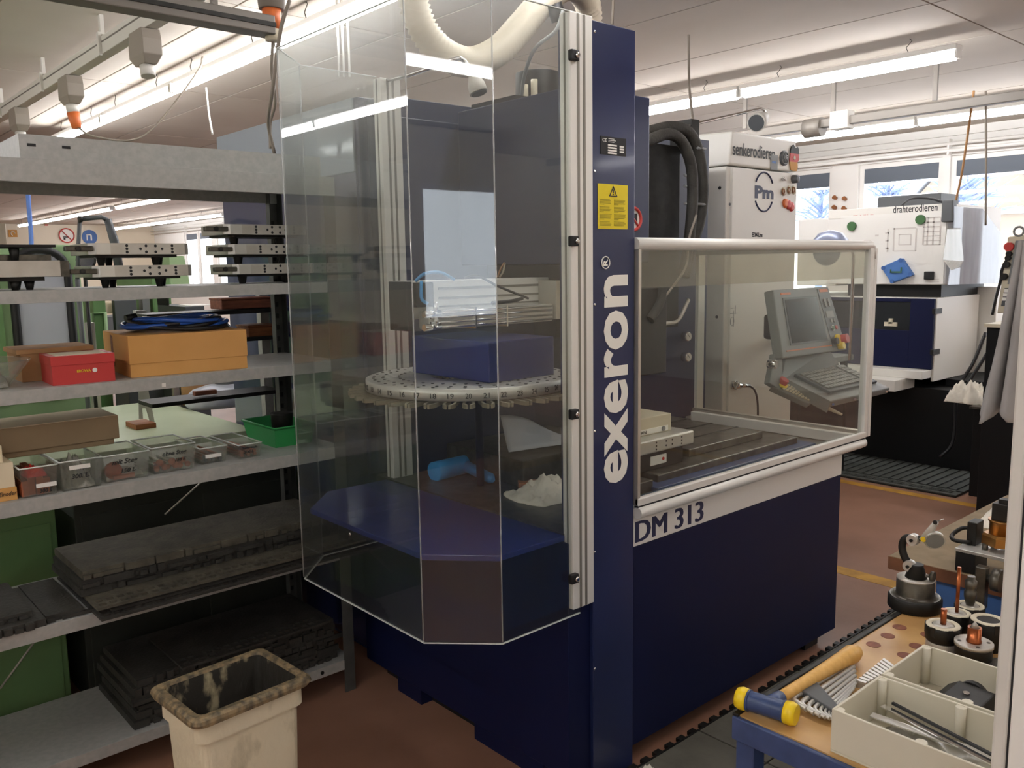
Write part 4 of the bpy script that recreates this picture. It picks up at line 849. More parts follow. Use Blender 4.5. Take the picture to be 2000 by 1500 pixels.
build('under_head', MB().box(6.85, 7.7, 2.75, 3.5, 1.20, 1.42), 'black', W_, bev=.004)
# lower enclosure
en = build('lower_enclosure', MB().box(XW+.02, 7.75, 2.74, 4.4, .70, 1.30), 'cream', W_, bev=.008)
yw0, yw1 = wy(1778, 600).y, 3.62; zw0, zw1 = wy(1778, 646).z, wy(1778, 590).z
nd = MB().box(XW, XW+.03, 2.735, yw0, .755, 1.293).box(XW, XW+.03, yw1, 3.9, .755, 1.293).box(XW, XW+.03, yw0, yw1, .755, zw0).box(XW, XW+.03, yw0, yw1, zw1, 1.293)
bd = build('navy_door', nd, 'navy_dark', W_, bev=.003); build('door_window', MB().box(XW+.008, XW+.016, yw0, yw1, zw0, zw1), 'smoked', bd)
c = wy(1740, 632); build('door_catch', MB().box(XW-.01, XW+.008, c.y-.05, c.y+.05, c.z-.02, c.z+.012).box(XW-.01, XW+.008, c.y-.015, c.y+.015, c.z, c.z+.04), 'cream2', bd)
for py in (608, 688): c = at(1823, py, X=XW); build('door_hinge', MB().box(XW-.02, XW+.10, 2.715, 2.74, c.z-.02, c.z+.02), 'iron', bd)
build('lower_ledge', MB().box(6.38, XW+.02, 2.86, 4.3, .605, .690).box(XW-.14, XW+.02, 2.74, 4.3, .690, .752), 'cream', W_, bev=.004)
build('enclosure_side', MB().box(XW+.03, 7.55, 2.725, 2.745, .66, 1.30), 'cream', W_, bev=.003); build('rear_column', MB().box(7.57, 8.2, 2.60, 3.4, .5, 1.36), 'cream', W_, bev=.006)
build('machine_base', MB().box(6.72, 8.4, 2.35, 4.6, 0, .604), 'black_body', W_)
build('small_foot_box', MB().box(7.5, 7.85, 2.45, 2.60, .62, .95), 'cream', W_, bev=.006)
build('bench_tray', MB().box(6.95, 7.7, 2.2, 2.72, .60, .66), 'black_body', W_)
for k, (p0_, p1_) in enumerate((((1925, 650), (1870, 765)), ((1928, 690), (1876, 772)))):
    build('drain_hose', MB().tube(spline([at(*p0_, X=6.5), at((p0_[0]+p1_[0])/2+4, (p0_[1]+p1_[1])/2, X=6.4), at(*p1_, X=6.35), at(1862, 860, X=6.3), at(1836, 893, X=6.25)] if k == 0 else [at(*p0_, X=6.5), at(*p1_, X=6.35)]), .012, 6), 'cable_black', W_)
# blue and chrome magnifier lamp standing left of the head
c = at(1622, 470, X=5.6)
ml = thing('magnifier_lamp', 'round silver-blue magnifier lamp standing behind the tank, left of the drawing', 'lamp', (5.6, c.y, .9))
build('lamp_shade', MB().lathe([(.125, -.03), (.12, .02), (.08, .07), (.02, .09)], (5.6, c.y, c.z-.02), 24), 'shade_blue', ml); build('shade_band', MB().lathe([(.127, -.05), (.127, -.03)], (5.6, c.y, c.z-.02), 24), 'ink_black', ml)
build('lamp_pole', MB().tube([(5.62, c.y-.1, c.z), (5.7, c.y-.12, c.z-.1), (5.7, c.y-.12, .9)], .012, 8), 'chrome', ml)
c2 = at(1623, 490, X=5.6); build('lens', MB().lathe([(.10, 0), (.10, -.012)], (5.55, c2.y, c2.z), 24, 'x'), 'lens_grey', ml)
tb = thing('rear_worktable', 'dark worktable behind the tank carrying the magnifier lamp', 'table', (5.6, 3.2, 0))
build('tabletop', MB().box(5.35, 6.1, 3.05, 4.2, .86, .90), 'console_grey', tb, bev=.004)
for x, y in ((5.4, 3.1), (6.05, 3.1), (5.4, 4.15), (6.05, 4.15)): build('leg', MB().box(x-.02, x+.02, y-.02, y+.02, 0, .86), 'iron', tb)
# ================================================================== SLOTTED FLOOR MAT
sm = thing('slotted_floor_mat', 'dark grey slotted rubber mat on the floor in front of the wire machine', 'mat', (6.3, 2.8, 0))
mx0, mx1, my0, my1 = 5.93, 6.70, 1.98, 4.4
c = at(1862, 972, Z=.01); my0 = c.y
build('mat_base', MB().box(mx0, mx1, my0, my1, 0.0, .010), 'iron', sm)
g = MB(); g.box(mx0, mx0+.035, my0, my1, .010, .017).box(mx0+.105, mx0+.13, my0, my1, .010, .017)
y = my0+.06
while y < my1-.06: g.box(mx0+.16, mx1-.02, y, y+.05, .010, .017); g.box(mx0+.05, mx0+.062, y, y+.055, .01, .017).box(mx0+.075, mx0+.09, y, y+.055, .01, .017); y += .068
g.box(mx0+.035, mx1, my0, my0+.045, .010, .017)
build('mat_ribs', g, 'mat_grey', sm)
# rubber tiles beside the cart
def tile(x0, x1, y0, y1):
    return one('rubber_floor_tile', MB().box(x0+.003, x1-.003, y0+.003, y1-.003, 0, .012), 'tile_mat', 'grey square rubber floor tile between the navy machine and the blue cart', 'tile', 'grey rubber floor tiles beside the blue cart', bev=.002)
xs = [1.0, 1.64, 2.28, 2.92]; ysx = [1.640, 1.376, .95, .35, -.3]
for i in range(3):
    for j in range(4): tile(xs[i]-(0 if j < 1 else .0), xs[i+1], ysx[j+1], ysx[j])
g = MB(); x = 1.75
while x < 3.75: g.box(x, x+.03, 1.640, 1.662, 0, .013); x += .062
g.box(1.72, 3.8, 1.600 if False else 1.638, 1.645, 0, .012)
one('mat_edge_strip', g, 'iron', 'dark toothed edging strip of the rubber tiles, along the navy machine', 'edging')
one('rubber_runner', MB().box(2.93, 3.8, 1.35, 1.635, 0, .011), 'tile_mat', 'grey rubber runner lying beyond the cart along the navy machine', 'mat')
# ================================================================== BLACK CABINET, PANEL, RAG ON THE RIGHT
bc = thing('black_cabinet', 'matt black cabinet at the right edge, below the beige control panel', 'cabinet', (5.6, 1.7, 0))
cc_ = at(1928, 632, X=5.35); build('cabinet_body', MB().box(5.35, 6.0, 1.0, cc_.y, .0, cc_.z-.02), 'black_body', bc, bev=.004); build('beige_top', MB().box(5.33, 6.02, 1.0, cc_.y+.01, cc_.z-.02, cc_.z), 'cream2', bc)
lt = thing('low_black_table', 'low black cabinet with a dark top beside the wire machine, carrying a white rag', 'table', (6.1, 2.0, 0))
c = at(1880, 790, X=6.05); build('body', MB().box(6.05, 6.68, 1.2, 2.18, 0, .60), 'black_body', lt, bev=.004); build('top', MB().box(6.03, 6.70, 1.19, 2.20, .60, .615), 'steel_dark', lt)
c = at(1902, 768, Z=.68); crumple('rag', (6.22, at(1900, 770, X=6.22).y, .615), .12, .14, .16, 'cloth_white', 'white rag heap on the low black cabinet, far right', 'rag', 9, 18)
cpn = thing('control_panel', 'beige machine control panel with a grey screen at the right edge', 'panel', (5.3, 1.5, 1.2))
XQ = 5.30
def cq(px, py, X=XQ): return at(px, py, X=X)
a, b, c, d = cq(1968, 463), cq(2100, 445), cq(2080, 600), cq(1947, 612)
build('panel_body', MB().loft([[a, b, c, d], [v+X3*.12 for v in (a, b, c, d)]]), 'cream2', cpn, bev=.006)
e0, e1, e2, e3 = cq(1983, 470, XQ-.01), cq(2090, 460, XQ-.01), cq(2080, 550, XQ-.01), cq(1967, 555, XQ-.01)
build('screen_frame', MB().loft([[v+X3*.012 for v in (e0, e1, e2, e3)], [e0, e1, e2, e3]]), 'console_grey', cpn, bev=.003)
f = [cq(1988, 479, XQ-.013), cq(2080, 472, XQ-.013), cq(2070, 540, XQ-.013), cq(1977, 543, XQ-.013)]; build('screen', MB().loft([[v+X3*.003 for v in f], f]), 'shield_grey', cpn)
f = [cq(1962, 563, XQ-.004), cq(2070, 556, XQ-.004), cq(2065, 596, XQ-.004), cq(1955, 598, XQ-.004)]; build('keypad', MB().loft([[v+X3*.004 for v in f], f]), 'console_dark', cpn)
g = MB()
for i in range(5):
    for j in range(4):
        if (i+j) % 4 == 3: continue
        p = cq(1965+8*i-2*j, 568+8*j, XQ-.006); g.box(p.x-.004, p.x, p.y-.012, p.y+.009, p.z-.009, p.z+.009)
build('keypad_keys', g, 'paper_white', cpn, kind='stuff')
for px, py, r, mt_ in ((1973, 482, .024, 'sign_red'), (1973, 496, .014, 'iron'), (1971, 504, .014, 'iron'), (1968, 517, .017, 'iron'), (1963, 540, .018, 'iron')):
    p = cq(px, py); build('emergency_button' if mt_ == 'sign_red' else 'knob', MB().tube([p, p-X3*.03], r, 12), mt_, cpn)
p = cq(1990, 452); build('eye_bolt', MB().tube([(p.x, p.y+.025*math.cos(t), p.z+.025*math.sin(t)) for t in [2*PI*i/14 for i in range(14)]], .006, 6, closed=True), 'console_grey', cpn)
build('panel_stand', MB().box(XQ+.03, XQ+.09, 1.40, 1.50, at(1928, 632, X=5.35).z, 1.45), 'iron', cpn)
build('panel_cable', MB().tube(spline([cq(1970, 500), cq(1957, 527), cq(1955, 545), cq(1947, 575), cq(1938, 615)]), .008, 6), 'cable_black', cpn)
# near door edge with hanging grey cloth
nd_ = thing('machine_door_edge', 'pale grey aluminium door edge with white panel, nearest at the right edge', 'door', (1.0, .3, 0))
ya = at(1952, 1210, X=1.0).y; yb_ = at(1981, 1210, X=1.0).y
build('door_profile', MB().box(1.0, 1.03, yb_, ya, 0, 2.1), 'trunk', nd_, bev=.003); build('door_gasket', MB().box(1.003, 1.025, yb_-.002, yb_, 0, 2.1), 'ink_black', nd_); build('door_panel', MB().box(1.002, 1.028, -.25, yb_-.002, 0, 2.1), 'cream', nd_, bev=.002)
n = 14; m_ = 30; vs = []; fs = []
Xc = 1.22
for i in range(m_+1):
    t = i/m_; 
    for j in range(n+1):
        s = j/n; px = (1908+ (1990-1908)*s)*t+(1990+20*s)*(1-t); py = (470)*(1-t)+(812+(14 if j % 5 else -6)*math.sin(s*9))*t
        p = at(px, py, X=Xc); vs.append(p+X3*(.018*math.sin(s*13+t*1.5)*(.3+.7*t)))
for i in range(m_):
    for j in range(n): q = i*(n+1)+j; fs.append((q, q+1, q+n+2, q+n+1))
cl = one('hanging_cloth', MB().add(vs, fs, True), 'cloth_grey', 'grey cloth hanging in folds in front of the control panel, right edge', 'cloth')
k = cl.modifiers.new('thick', 'SOLIDIFY'); k.thickness = .003
# ================================================================== BLUE CART
ZT_ = .80
ca = thing('blue_cart', 'blue steel cart with a worn perforated wooden top, front right', 'cart', (1.6, .3, 0))
cx0, cx1, cy0, cy1 = 1.237, 1.99, -.25, .812
tb_ = MB().box(cx0+.006, cx1-.006, cy0+.006, cy1-.006, ZT_-.022, ZT_)
board = build('wooden_top', tb_, 'board', ca)
g = MB()
for px, py in ((1706, 1259), (1734, 1242), (1757, 1225), (1790, 1262), (1767, 1280), (1812, 1240)):
    c = at(px, py, Z=ZT_); g.lathe([(.0145, 0), (.0145, .0006)], (c.x, c.y, ZT_), 20)
build('board_holes', g, 'dark_wood', board, kind='stuff')
build('frame_rail', MB().box(cx0-.004, cx0+.006, cy0, cy1+.004, ZT_-.045, ZT_-.002), 'steelblue', ca, bev=.002); build('frame_rail', MB().box(cx0, cx1, cy1-.006, cy1+.006, ZT_-.04, ZT_+.003), 'iron', ca, bev=.002)
build('frame_rail', MB().box(cx1-.006, cx1+.004, cy0, cy1, ZT_-.045, ZT_-.002), 'steelblue', ca); build('frame_rail', MB().box(cx0, cx1, cy0-.004, cy0+.006, ZT_-.045, ZT_-.002), 'steelblue', ca)
for x, y in ((cx0+.02, cy1-.02), (cx1-.02, cy1-.02), (cx0+.02, cy0+.03), (cx1-.02, cy0+.03)): build('leg', MB().box(x-.018, x+.018, y-.018, y+.018, 0, ZT_-.024), 'steelblue', ca, bev=.002)
build('lower_shelf', MB().box(cx0+.03, cx1-.03, cy0+.05, cy1-.04, .20, .22), 'steelblue', ca)
# hammer
hz = ZT_+.021
ha, hb = at(1443, 1362, Z=hz), at(1553, 1412-16, Z=hz); hc = (ha+hb)/2; he = at(1676, 1270, Z=hz)
hm = thing('soft_face_hammer', 'soft-face hammer with blue head, yellow caps and wooden handle on the blue cart corner', 'hammer', (hc.x, hc.y, ZT_))
d = (hb-ha).normalized(); f = (he-hc).normalized()
build('hammer_head', MB().tube([hc-d*.034, hc+d*.034], .0175, 20).tube([hc-d*.034, hc-d*.030], .0195, 20).tube([hc+d*.030, hc+d*.034], .0195, 20), 'steelblue', hm, bev=.001)
for s in (-1, 1): build('yellow_cap', MB().tube([hc+d*s*.034, hc+d*s*.046, hc+d*s*.054], [.0195, .0205, .0175], 20), 'yellow', hm)
build('head_socket', MB().tube([hc, hc+f*.045], [.0145, .0125], 14), 'steelblue', hm)
pts = [hc+f*t for t in (.04, .09, .16, .22, .27, .30, .318)]; build('handle', MB().tube(pts, [.0105, .0105, .0125, .0145, .0165, .0185, .014], 16), 'hammer_wood', hm)
# hex keys
hk = thing('hex_key_set', 'set of steel hex keys in a grey holder beside the hammer', 'tool set', at(1600, 1375, Z=ZT_))
hA, hB = at(1566, 1357, Z=ZT_), at(1632, 1401, Z=ZT_)            # holder bar, large key end to small key end
tips = [(1664, 1304), (1667, 1313), (1669, 1321), (1670, 1330), (1672, 1338), (1671, 1345), (1669, 1351), (1667, 1356), (1663, 1361)]
bends = [(1546, 1376), (1562, 1385), (1575, 1391), (1587, 1396), (1598, 1400), (1607, 1403), (1615, 1406), (1621, 1408), (1627, 1410)]
hv = (hB-hA).normalized(); hn = Vector((hv.y, -hv.x, 0)); hn = hn if hn.x > 0 else -hn
build('key_holder', MB().prism([(v.x, v.y) for v in (hA-hv*.010-hn*.012, hB+hv*.010-hn*.010, hB+hv*.010+hn*.006, hA-hv*.002+hn*.036)], ZT_+.004, ZT_+.018), 'console_dark', hk, bev=.002)
for i in range(9):
    r = .0052-.00042*i; z = ZT_+.011
    T_, B_ = at(*tips[i], Z=ZT_), at(*bends[i], Z=ZT_); d_ = (T_-B_).normalized(); T_.z = B_.z = z
    e_ = B_+hv*(.040-.0028*i); zf_ = ZT_+r; c1_ = B_+d_*.012
    pts = [T_, c1_, B_+d_*.004+hv*.002, B_+hv*.009, e_]
    build('hex_key', MB().tube(pts, r, 6), 'steel_light', hk)
# ribbed plate
a = at(1672, 1342, Z=ZT_); b = at(1690, 1348, Z=ZT_); c = at(1750, 1313, Z=ZT_); e = at(1728, 1296, Z=ZT_)
rp2 = thing('ribbed_plate', 'small ribbed aluminium plate beside the hex keys', 'plate', (a+c)/2)
build('plate_body', MB().prism([(v.x, v.y) for v in (a, b, c, e)], ZT_, ZT_+.010), 'steel', rp2)
g = MB(); vx = (e-a)
for i in range(10):
    t = i/10; p = a.lerp(e, t); q = b.lerp(c, t); w_ = vx.normalized()*.008; g.loft([[Vector((v.x, v.y, z_)) for v, z_ in ((p, ZT_+.010), (q, ZT_+.010), (q+w_, ZT_+.010), (p+w_, ZT_+.010))], [Vector((v.x, v.y, ZT_+.014)) for v in (p, q, q+w_, p+w_)]])
build('ribs', g, 'steel_light', rp2)
# plastic boxes
def pbox(name, x0, x1, y0, y1, z0, h, mt_, label, wall=.005):
    t = thing(name, label, 'box', ((x0+x1)/2, (y0+y1)/2, z0))
    g = MB().box(x0, x1, y0, y1, z0, z0+.004).box(x0, x0+wall, y0, y1, z0+.004, z0+h).box(x1-wall, x1, y0, y1, z0+.004, z0+h).box(x0+wall, x1-wall, y0, y0+wall, z0+.004, z0+h).box(x0+wall, x1-wall, y1-wall, y1, z0+.004, z0+h)
    build('box_shell', g, mt_, t, bev=.0012)
    for x in (x0+.009, x1-.009):
        for y in (y0+.009, (y0+y1)/2, y1-.009): build('screw_boss', MB().tube([(x, y, z0+.004), (x, y, z0+h-.001)], .0085, 12), mt_, t); 
    return t
pbox('plastic_box', 1.252, 1.420, .36, .640, ZT_, .075, 'plastic_grey', 'open pale grey plastic box of feeler strips and scrapers, nearest on the cart')
pbox('plastic_box', 1.428, 1.600, .36, .640, ZT_, .075, 'plastic_grey', 'open pale grey plastic box behind the nearest one, with a magnet block and red tool')
zf = ZT_+.004
def flat(name, p0, p1, w_, z0, z1, th, mt_, label, cat, group=None, **k):
    a, b = Vector((*p0, z0)), Vector((*p1, z1)); d = (b-a).normalized(); s = Vector((-d.y, d.x, 0)).normalized()*w_/2
    return one(name, MB().loft([[a-s, a+s, a+s+Z3*th, a-s+Z3*th], [b-s, b+s, b+s+Z3*th, b-s+Z3*th]]), mt_, label, cat, group, **k)
flat('steel_strip', (1.34, .615), (1.365, .385), .016, zf+.036, zf+.032, .002, 'steel_light', 'long bright steel strip lying lengthwise in the nearest plastic box', 'strip')
flat('steel_strip', (1.375, .612), (1.325, .38), .012, zf+.040, zf+.036, .002, 'chrome', 'shiny narrow steel strip crossing over the others in the nearest plastic box', 'strip')
flat('black_scriber', (1.385, .60), (1.34, .39), .005, zf+.045, zf+.040, .004, 'black', 'thin black scriber in the nearest plastic box', 'scriber')
flat('white_ruler', (1.272, .61), (1.30, .42), .022, zf, zf, .002, 'paper_white', 'white plastic ruler flat on the floor of the nearest plastic box', 'ruler')
flat('steel_strip', (1.36, .615), (1.34, .40), .018, zf, zf, .006, 'steel', 'dull steel strip along the far side of the nearest plastic box', 'strip')
crumple('clear_bag', (1.35, .50, zf), .05, .11, .032, 'bag_clear', 'clear plastic bag in the nearest plastic box', 'bag', 11, 16)
one('feeler_gauge_box', MB().box(1.36, 1.40, .385, .455, zf, zf+.012), 'plastic_grey', 'small white case at the right end of the nearest plastic box', 'case', bev=.002)
mg = thing('magnet_block', 'dark round-backed magnet block in the second plastic box', 'block', (1.50, .53, zf))
Mz = Matrix(((0, 0, 1, 0), (1, 0, 0, 0), (0, 1, 0, 0), (0, 0, 0, 1)))
build('block_body', MB().prism([(.49, zf), (.565, zf), (.575, zf+.02), (.568, zf+.04), (.55, zf+.052), (.49, zf+.050)], 1.465, 1.54, Mz), 'iron', mg, bev=.003); build('block_disc', MB().tube([(1.54, .53, zf+.028), (1.552, .53, zf+.028)], .026, 20), 'black', mg); build('block_screw', MB().lathe([(.006, 0), (.005, .003)], (1.50, .525, zf+.051), 12), 'chrome', mg)
one('steel_pin', MB().tube([(1.47, .465, zf+.013), (1.56, .455, zf+.013)], [.013, .013], 18), 'steel_dark', 'short thick steel pin beside the magnet block', 'pin')
one('white_tube', MB().tube([(1.46, .432, zf+.011), (1.55, .422, zf+.011)], .011, 16), 'paper_white', 'short white plastic tube in the second plastic box', 'tube')
one('small_screw', MB().tube([(1.475, .60, zf+.006), (1.50, .612, zf+.006)], .005, 8).tube([(1.499, .611, zf+.008), (1.506, .615, zf+.008)], .008, 10), 'chrome', 'chrome screw in the left corner of the second plastic box', 'screw')
one('small_bolt', MB().tube([(1.50, .60, zf+.005), (1.535, .606, zf+.005)], .004, 8), 'steel_dark', 'dark thin bolt lying behind the chrome screw', 'bolt')
one('red_tool', MB().prism([(1.475, .418), (1.62, .372), (1.62, .405), (1.50, .432)], ZT_+.076, ZT_+.082), 'red', 'red flat tool lying over the right edge of the second plastic box', 'tool')
# magnetic stand with dial indicator
c = at(1786, 1186, Z=ZT_); mx, my = c.x, c.y
ms = thing('magnetic_stand', 'magnetic base stand with curved arm and dial indicator at the far left cart corner', 'stand', (mx, my, ZT_))
build('base_disc', MB().lathe([(.056, 0), (.058, .003), (.058, .026), (.054, .031)], (mx, my, ZT_), 36), 'iron', ms); build('base_drum', MB().lathe([(.054, .031), (.043, .0315), (.041, .036), (.041, .068), (.039, .071)], (mx, my, ZT_), 36, capped=False), 'steel_dark', ms)
build('drum_top', MB().lathe([(.041, .069), (.041, .072), (.020, .073)], (mx, my, ZT_), 36), 'steel', ms); build('cone', MB().lathe([(.024, .072), (.015, .100), (.015, .104)], (mx, my, ZT_), 24), 'iron', ms)
P_ = lambda x, y: at(x, y, X=mx)
build('neck', MB().tube([Vector((mx, my, ZT_+.102)), P_(1790, 1107)], .010, 12), 'iron', ms)
for px, py in ((1778, 1104), (1785, 1053)): p = P_(px, py); build('clamp_disc', MB().tube([p-X3*.014, p-X3*.006, p+X3*.004], [.012, .0135, .0135], 18), 'steel_light', ms); build('clamp_screw', MB().tube([p-X3*.017, p-X3*.0135], .004, 8), 'iron', ms)
arcp = spline([P_(1779, 1104), P_(1767, 1088), P_(1762, 1067), P_(1768, 1052), P_(1784, 1050)]); build('curved_arm', MB().tube(arcp, .0085, 10), 'iron', ms)
build('link', MB().tube([P_(1784, 1051), P_(1803, 1051)], .006, 10), 'iron', ms)
kn0, kn1 = P_(1800, 1125), P_(1818, 1125); build('side_screw', MB().tube([kn0, kn1], .004, 8).tube([kn1, kn1-Y3*.008], .011, 14), 'steel_dark', ms)
i0, i1 = P_(1803, 1056), P_(1829, 1019); dI = build('indicator_body', MB().tube([i0, i0.lerp(i1, .5), i1], [.012, .011, .007], 4), 'steel_light', ms, bev=.002)
fc = P_(1826, 1056); nd2 = (P_(1840, 1061)-P_(1812, 1050)); nd2 = Vector((-.75, -.5, -.35)).normalized()
build('dial', MB().tube([fc+nd2*-.010, fc+nd2*.002], [.020, .022], 26), 'steel_light', ms); build('dial_face', MB().tube([fc+nd2*.0021, fc+nd2*.003], .019, 26), 'console_grey', ms)
build('stylus', MB().tube([i1, P_(1843, 1014)], .0016, 6), 'chrome', ms); build('pivot', MB().tube([i1-X3*.008, i1-X3*.006], .005, 12), 'black', ms); p = P_(1808, 1051)-X3*.012; build('yellow_dot', MB().tube([p, p-X3*.002], .006, 10), 'yellow', ms)
# tool holders
def holder(px, py, r, h, label, top='collet', pin=None, nm='collet_chuck', base=True):
    c = at(px, py, Z=ZT_); x, y = c.x+r*.6, c.y+r*.3; z = ZT_
    t = thing(nm, label, 'tool holder', (x, y, z))
    if base: build('steel_base', MB().lathe([(r*.93, 0), (r*.93, h*.42), (r*.9, h*.44)], (x, y, z), 28), 'steel', t)
    build('dark_nut', MB().lathe([(r*.85, h*.42 if base else 0), (r, h*.50), (r, h*.90), (r*.94, h*.97)], (x, y, z), 28), 'iron', t)
    g = MB()
    for i in range(6):
        a = i*PI/3+.3; g.box(-.004, .004, r*.90, r*1.015, h*.62, h*.96) if False else None
        m4 = Matrix.Translation((x, y, z)) @ Matrix.Rotation(a, 4, 'Z'); b = MB().box(-.0045, .0045, r*.88, r*1.02, h*.66, h*.985).xf(m4); g.add(b.v, b.f)
    build('nut_slots', g, 'black', t, kind='stuff')
    build('top_ring', MB().lathe([(r*.98, h*.97), (r*.94, h), (r*.66, h), (r*.64, h*.97)], (x, y, z), 28, capped=False), 'cream2', t)
    if top == 'collet': build('collet', MB().lathe([(r*.62, h*.94), (r*.60, h*.985), (r*.2, h*1.0)], (x, y, z), 24), 'steel', t)
    else: build('bore', MB().lathe([(r*.66, h*.93), (r*.66, h*.94)], (x, y, z), 24), 'black', t)
    if pin: build('copper_pin' if pin[2] == 'copper' else 'pin', MB().tube([(x, y, z+h*.96), (x, y, z+h+pin[1])], pin[0], 12), pin[2], t)
    return t, x, y
holder(1841, 1284, .033, .062, 'short collet chuck with a copper pin, nearest of the tool holders', pin=(.0058, .032, 'copper'))
holder(1868, 1246, .029, .050, 'collet chuck holding a tall thin copper rod', pin=(.0038, .100, 'copper'), base=False)
t, x, y = holder(1894, 1226, .030, .045, 'collet chuck holding a dark stepped spindle, beside the cart rear edge', base=False)
build('spindle', MB().lathe([(.007, .042), (.011, .055), (.013, .065), (.013, .075), (.010, .078), (.012, .086), (.012, .100), (.008, .102), (.008, .110)], (x, y, ZT_), 18), 'steel_dark', t)
holder(1930, 1274, .034, .062, 'empty collet nut with a pale ring top, behind the copper cylinder holder', top='open', base=False)
c = at(1902, 1312, Z=ZT_); x, y = c.x+.02, c.y+.01
fh = thing('flanged_holder', 'dark round holder with a flange carrying a copper electrode with a pointed tip', 'tool holder', (x, y, ZT_))
build('holder_body', MB().lathe([(.033, 0), (.034, .042), (.034, .045)], (x, y, ZT_), 28), 'iron', fh); build('flange', MB().lathe([(.035, .045), (.035, .052)], (x, y, ZT_), 28), 'steel', fh)
build('copper_electrode', MB().lathe([(.014, .052), (.014, .056), (.0125, .058), (.0125, .082)], (x, y, ZT_), 24), 'copper', fh); build('cone_tip', MB().lathe([(.009, .082), (.001, .093)], (x, y, ZT_), 18), 'steel', fh)
for i in range(4): a = i*PI/2+.6; build('flange_screw', MB().lathe([(.0035, 0), (.0035, .0008)], (x+.026*math.cos(a), y+.026*math.sin(a), ZT_+.052), 10), 'steel_dark', fh)
c = at(1935, 1320, Z=ZT_)
one('steel_disc', MB().lathe([(.03, 0), (.03, .02), (.02, .022)], (c.x+.02, c.y-.01, ZT_), 24), 'steel_dark', 'dark steel disc at the right end of the tool holders', 'disc')
c = at(1925, 1190, Z=ZT_); vv = thing('knurled_clamp', 'steel clamp with a knurled screw on the cart rear edge, right', 'clamp', (c.x, c.y, ZT_))
build('clamp_post', MB().box(c.x-.012, c.x+.012, c.y+.0, c.y+.024, ZT_, ZT_+.10), 'steel_dark', vv, bev=.003); build('knurled_screw', MB().tube([(c.x, c.y, ZT_+.075), (c.x, c.y-.022, ZT_+.075)], .009, 14).tube([(c.x, c.y-.012, ZT_+.075), (c.x, c.y-.03, ZT_+.075)], .026, 20), 'steel_dark', vv)
# ================================================================== SECOND TABLE
s2 = thing('blue_workbench', 'bench with a thick brown-edged stone top over blue drawers, behind the cart', 'table', (2.5, .5, 0))
bx0, by1 = 2.107, .941
build('thick_top', MB().box(bx0, 2.93, -.3, by1, .815, .850), 'granite', s2, bev=.002); build('top_edge', MB().box(bx0-.001, bx0+.004, -.3, by1, .8165, .8485), 'plate_edge', s2)
build('blue_body', MB().box(2.14, 2.86, -.2, .835, .12, .815), 'block_blue', s2, bev=.004)
for z in (.60, .36): build('drawer', MB().box(2.132, 2.14, -.16, .80, z-.2, z+.02), 'block_blue', s2, bev=.003)
for x, y in ((2.2, -.12), (2.2, .77), (2.8, -.12), (2.8, .77)): build('foot', MB().box(x-.03, x+.03, y-.03, y+.03, 0, .12), 'iron', s2)
fx = thing('brass_fixture', 'fixture with hexagonal brass block and black clamp on a bright plate, on the brown-edged bench', 'fixture', at(1890, 1110, Z=.85))
o = at(1893, 1118, Z=.85)
build('black_cube', MB().box(o.x-.01, o.x+.07, o.y-.015, o.y+.03, .85, .90), 'black', fx, bev=.002); build('bright_plate', MB().box(o.x-.015, o.x+.08, o.y-.16, o.y+.03, .90, .908), 'steel_light', fx, bev=.001)
hxc = (o.x+.05, o.y-.052)
build('hex_brass', MB().lathe([(.045, .921), (.045, .942), (.041, .948)], (hxc[0], hxc[1], 0), 6, sm=False), 'brass', fx); build('brass_drum', MB().lathe([(.030, .946), (.030, .975), (.033, .977), (.033, .982)], (hxc[0], hxc[1], 0), 26), 'brass', fx)
build('graphite_electrode', MB().box(hxc[0]-.021, hxc[0]+.021, hxc[1]-.021, hxc[1]+.021, .982, 1.022).box(hxc[0]-.011, hxc[0]+.011, hxc[1]-.011, hxc[1]+.011, 1.022, 1.032), 'iron', fx, bev=.001)
for dx, dy in ((-.028, .028), (.028, .028), (-.028, -.028), (.028, -.028)): build('standoff', MB().tube([(hxc[0]+dx, hxc[1]+dy, .908), (hxc[0]+dx, hxc[1]+dy, .922)], .007, 10), 'steel_dark', fx)
build('black_clamp', MB().box(o.x+.03, o.x+.075, o.y+.0, o.y+.022, .908, .965), 'iron', fx, bev=.002); build('wire_lever', MB().tube(spline([(o.x+.03, o.y+.01, .915), (o.x+.02, o.y+.045, .915), (o.x+.05, o.y+.062, .918), (o.x+.09, o.y+.05, .93), (o.x+.09, o.y+.01, .93)], 5), .005, 8), 'iron', fx)
c = at(1965, 1010, Z=.87); crumple('rag', (c.x+.03, c.y-.03, .85), .12, .09, .07, 'cloth_white', 'cream rag on the brown-edged bench beside the pale door edge', 'rag', 21, 16)
c = at(1950, 1070, Z=.85); one('dark_vice', MB().box(c.x, c.x+.12, c.y-.05, c.y+.015, .85, .90).box(c.x+.02, c.x+.1, c.y-.04, c.y+.0, .90, .93), 'steel_dark', 'small dark vice on the brown-edged bench, right of the brass fixture', 'vice', bev=.003)
c = at(1266, 1512, Z=.03); crumple('rag', (c.x, c.y, .0125), .05, .04, .05, 'cloth_white', 'small cream rag on the rubber tiles at the foot of the navy column', 'rag', 51, 14)
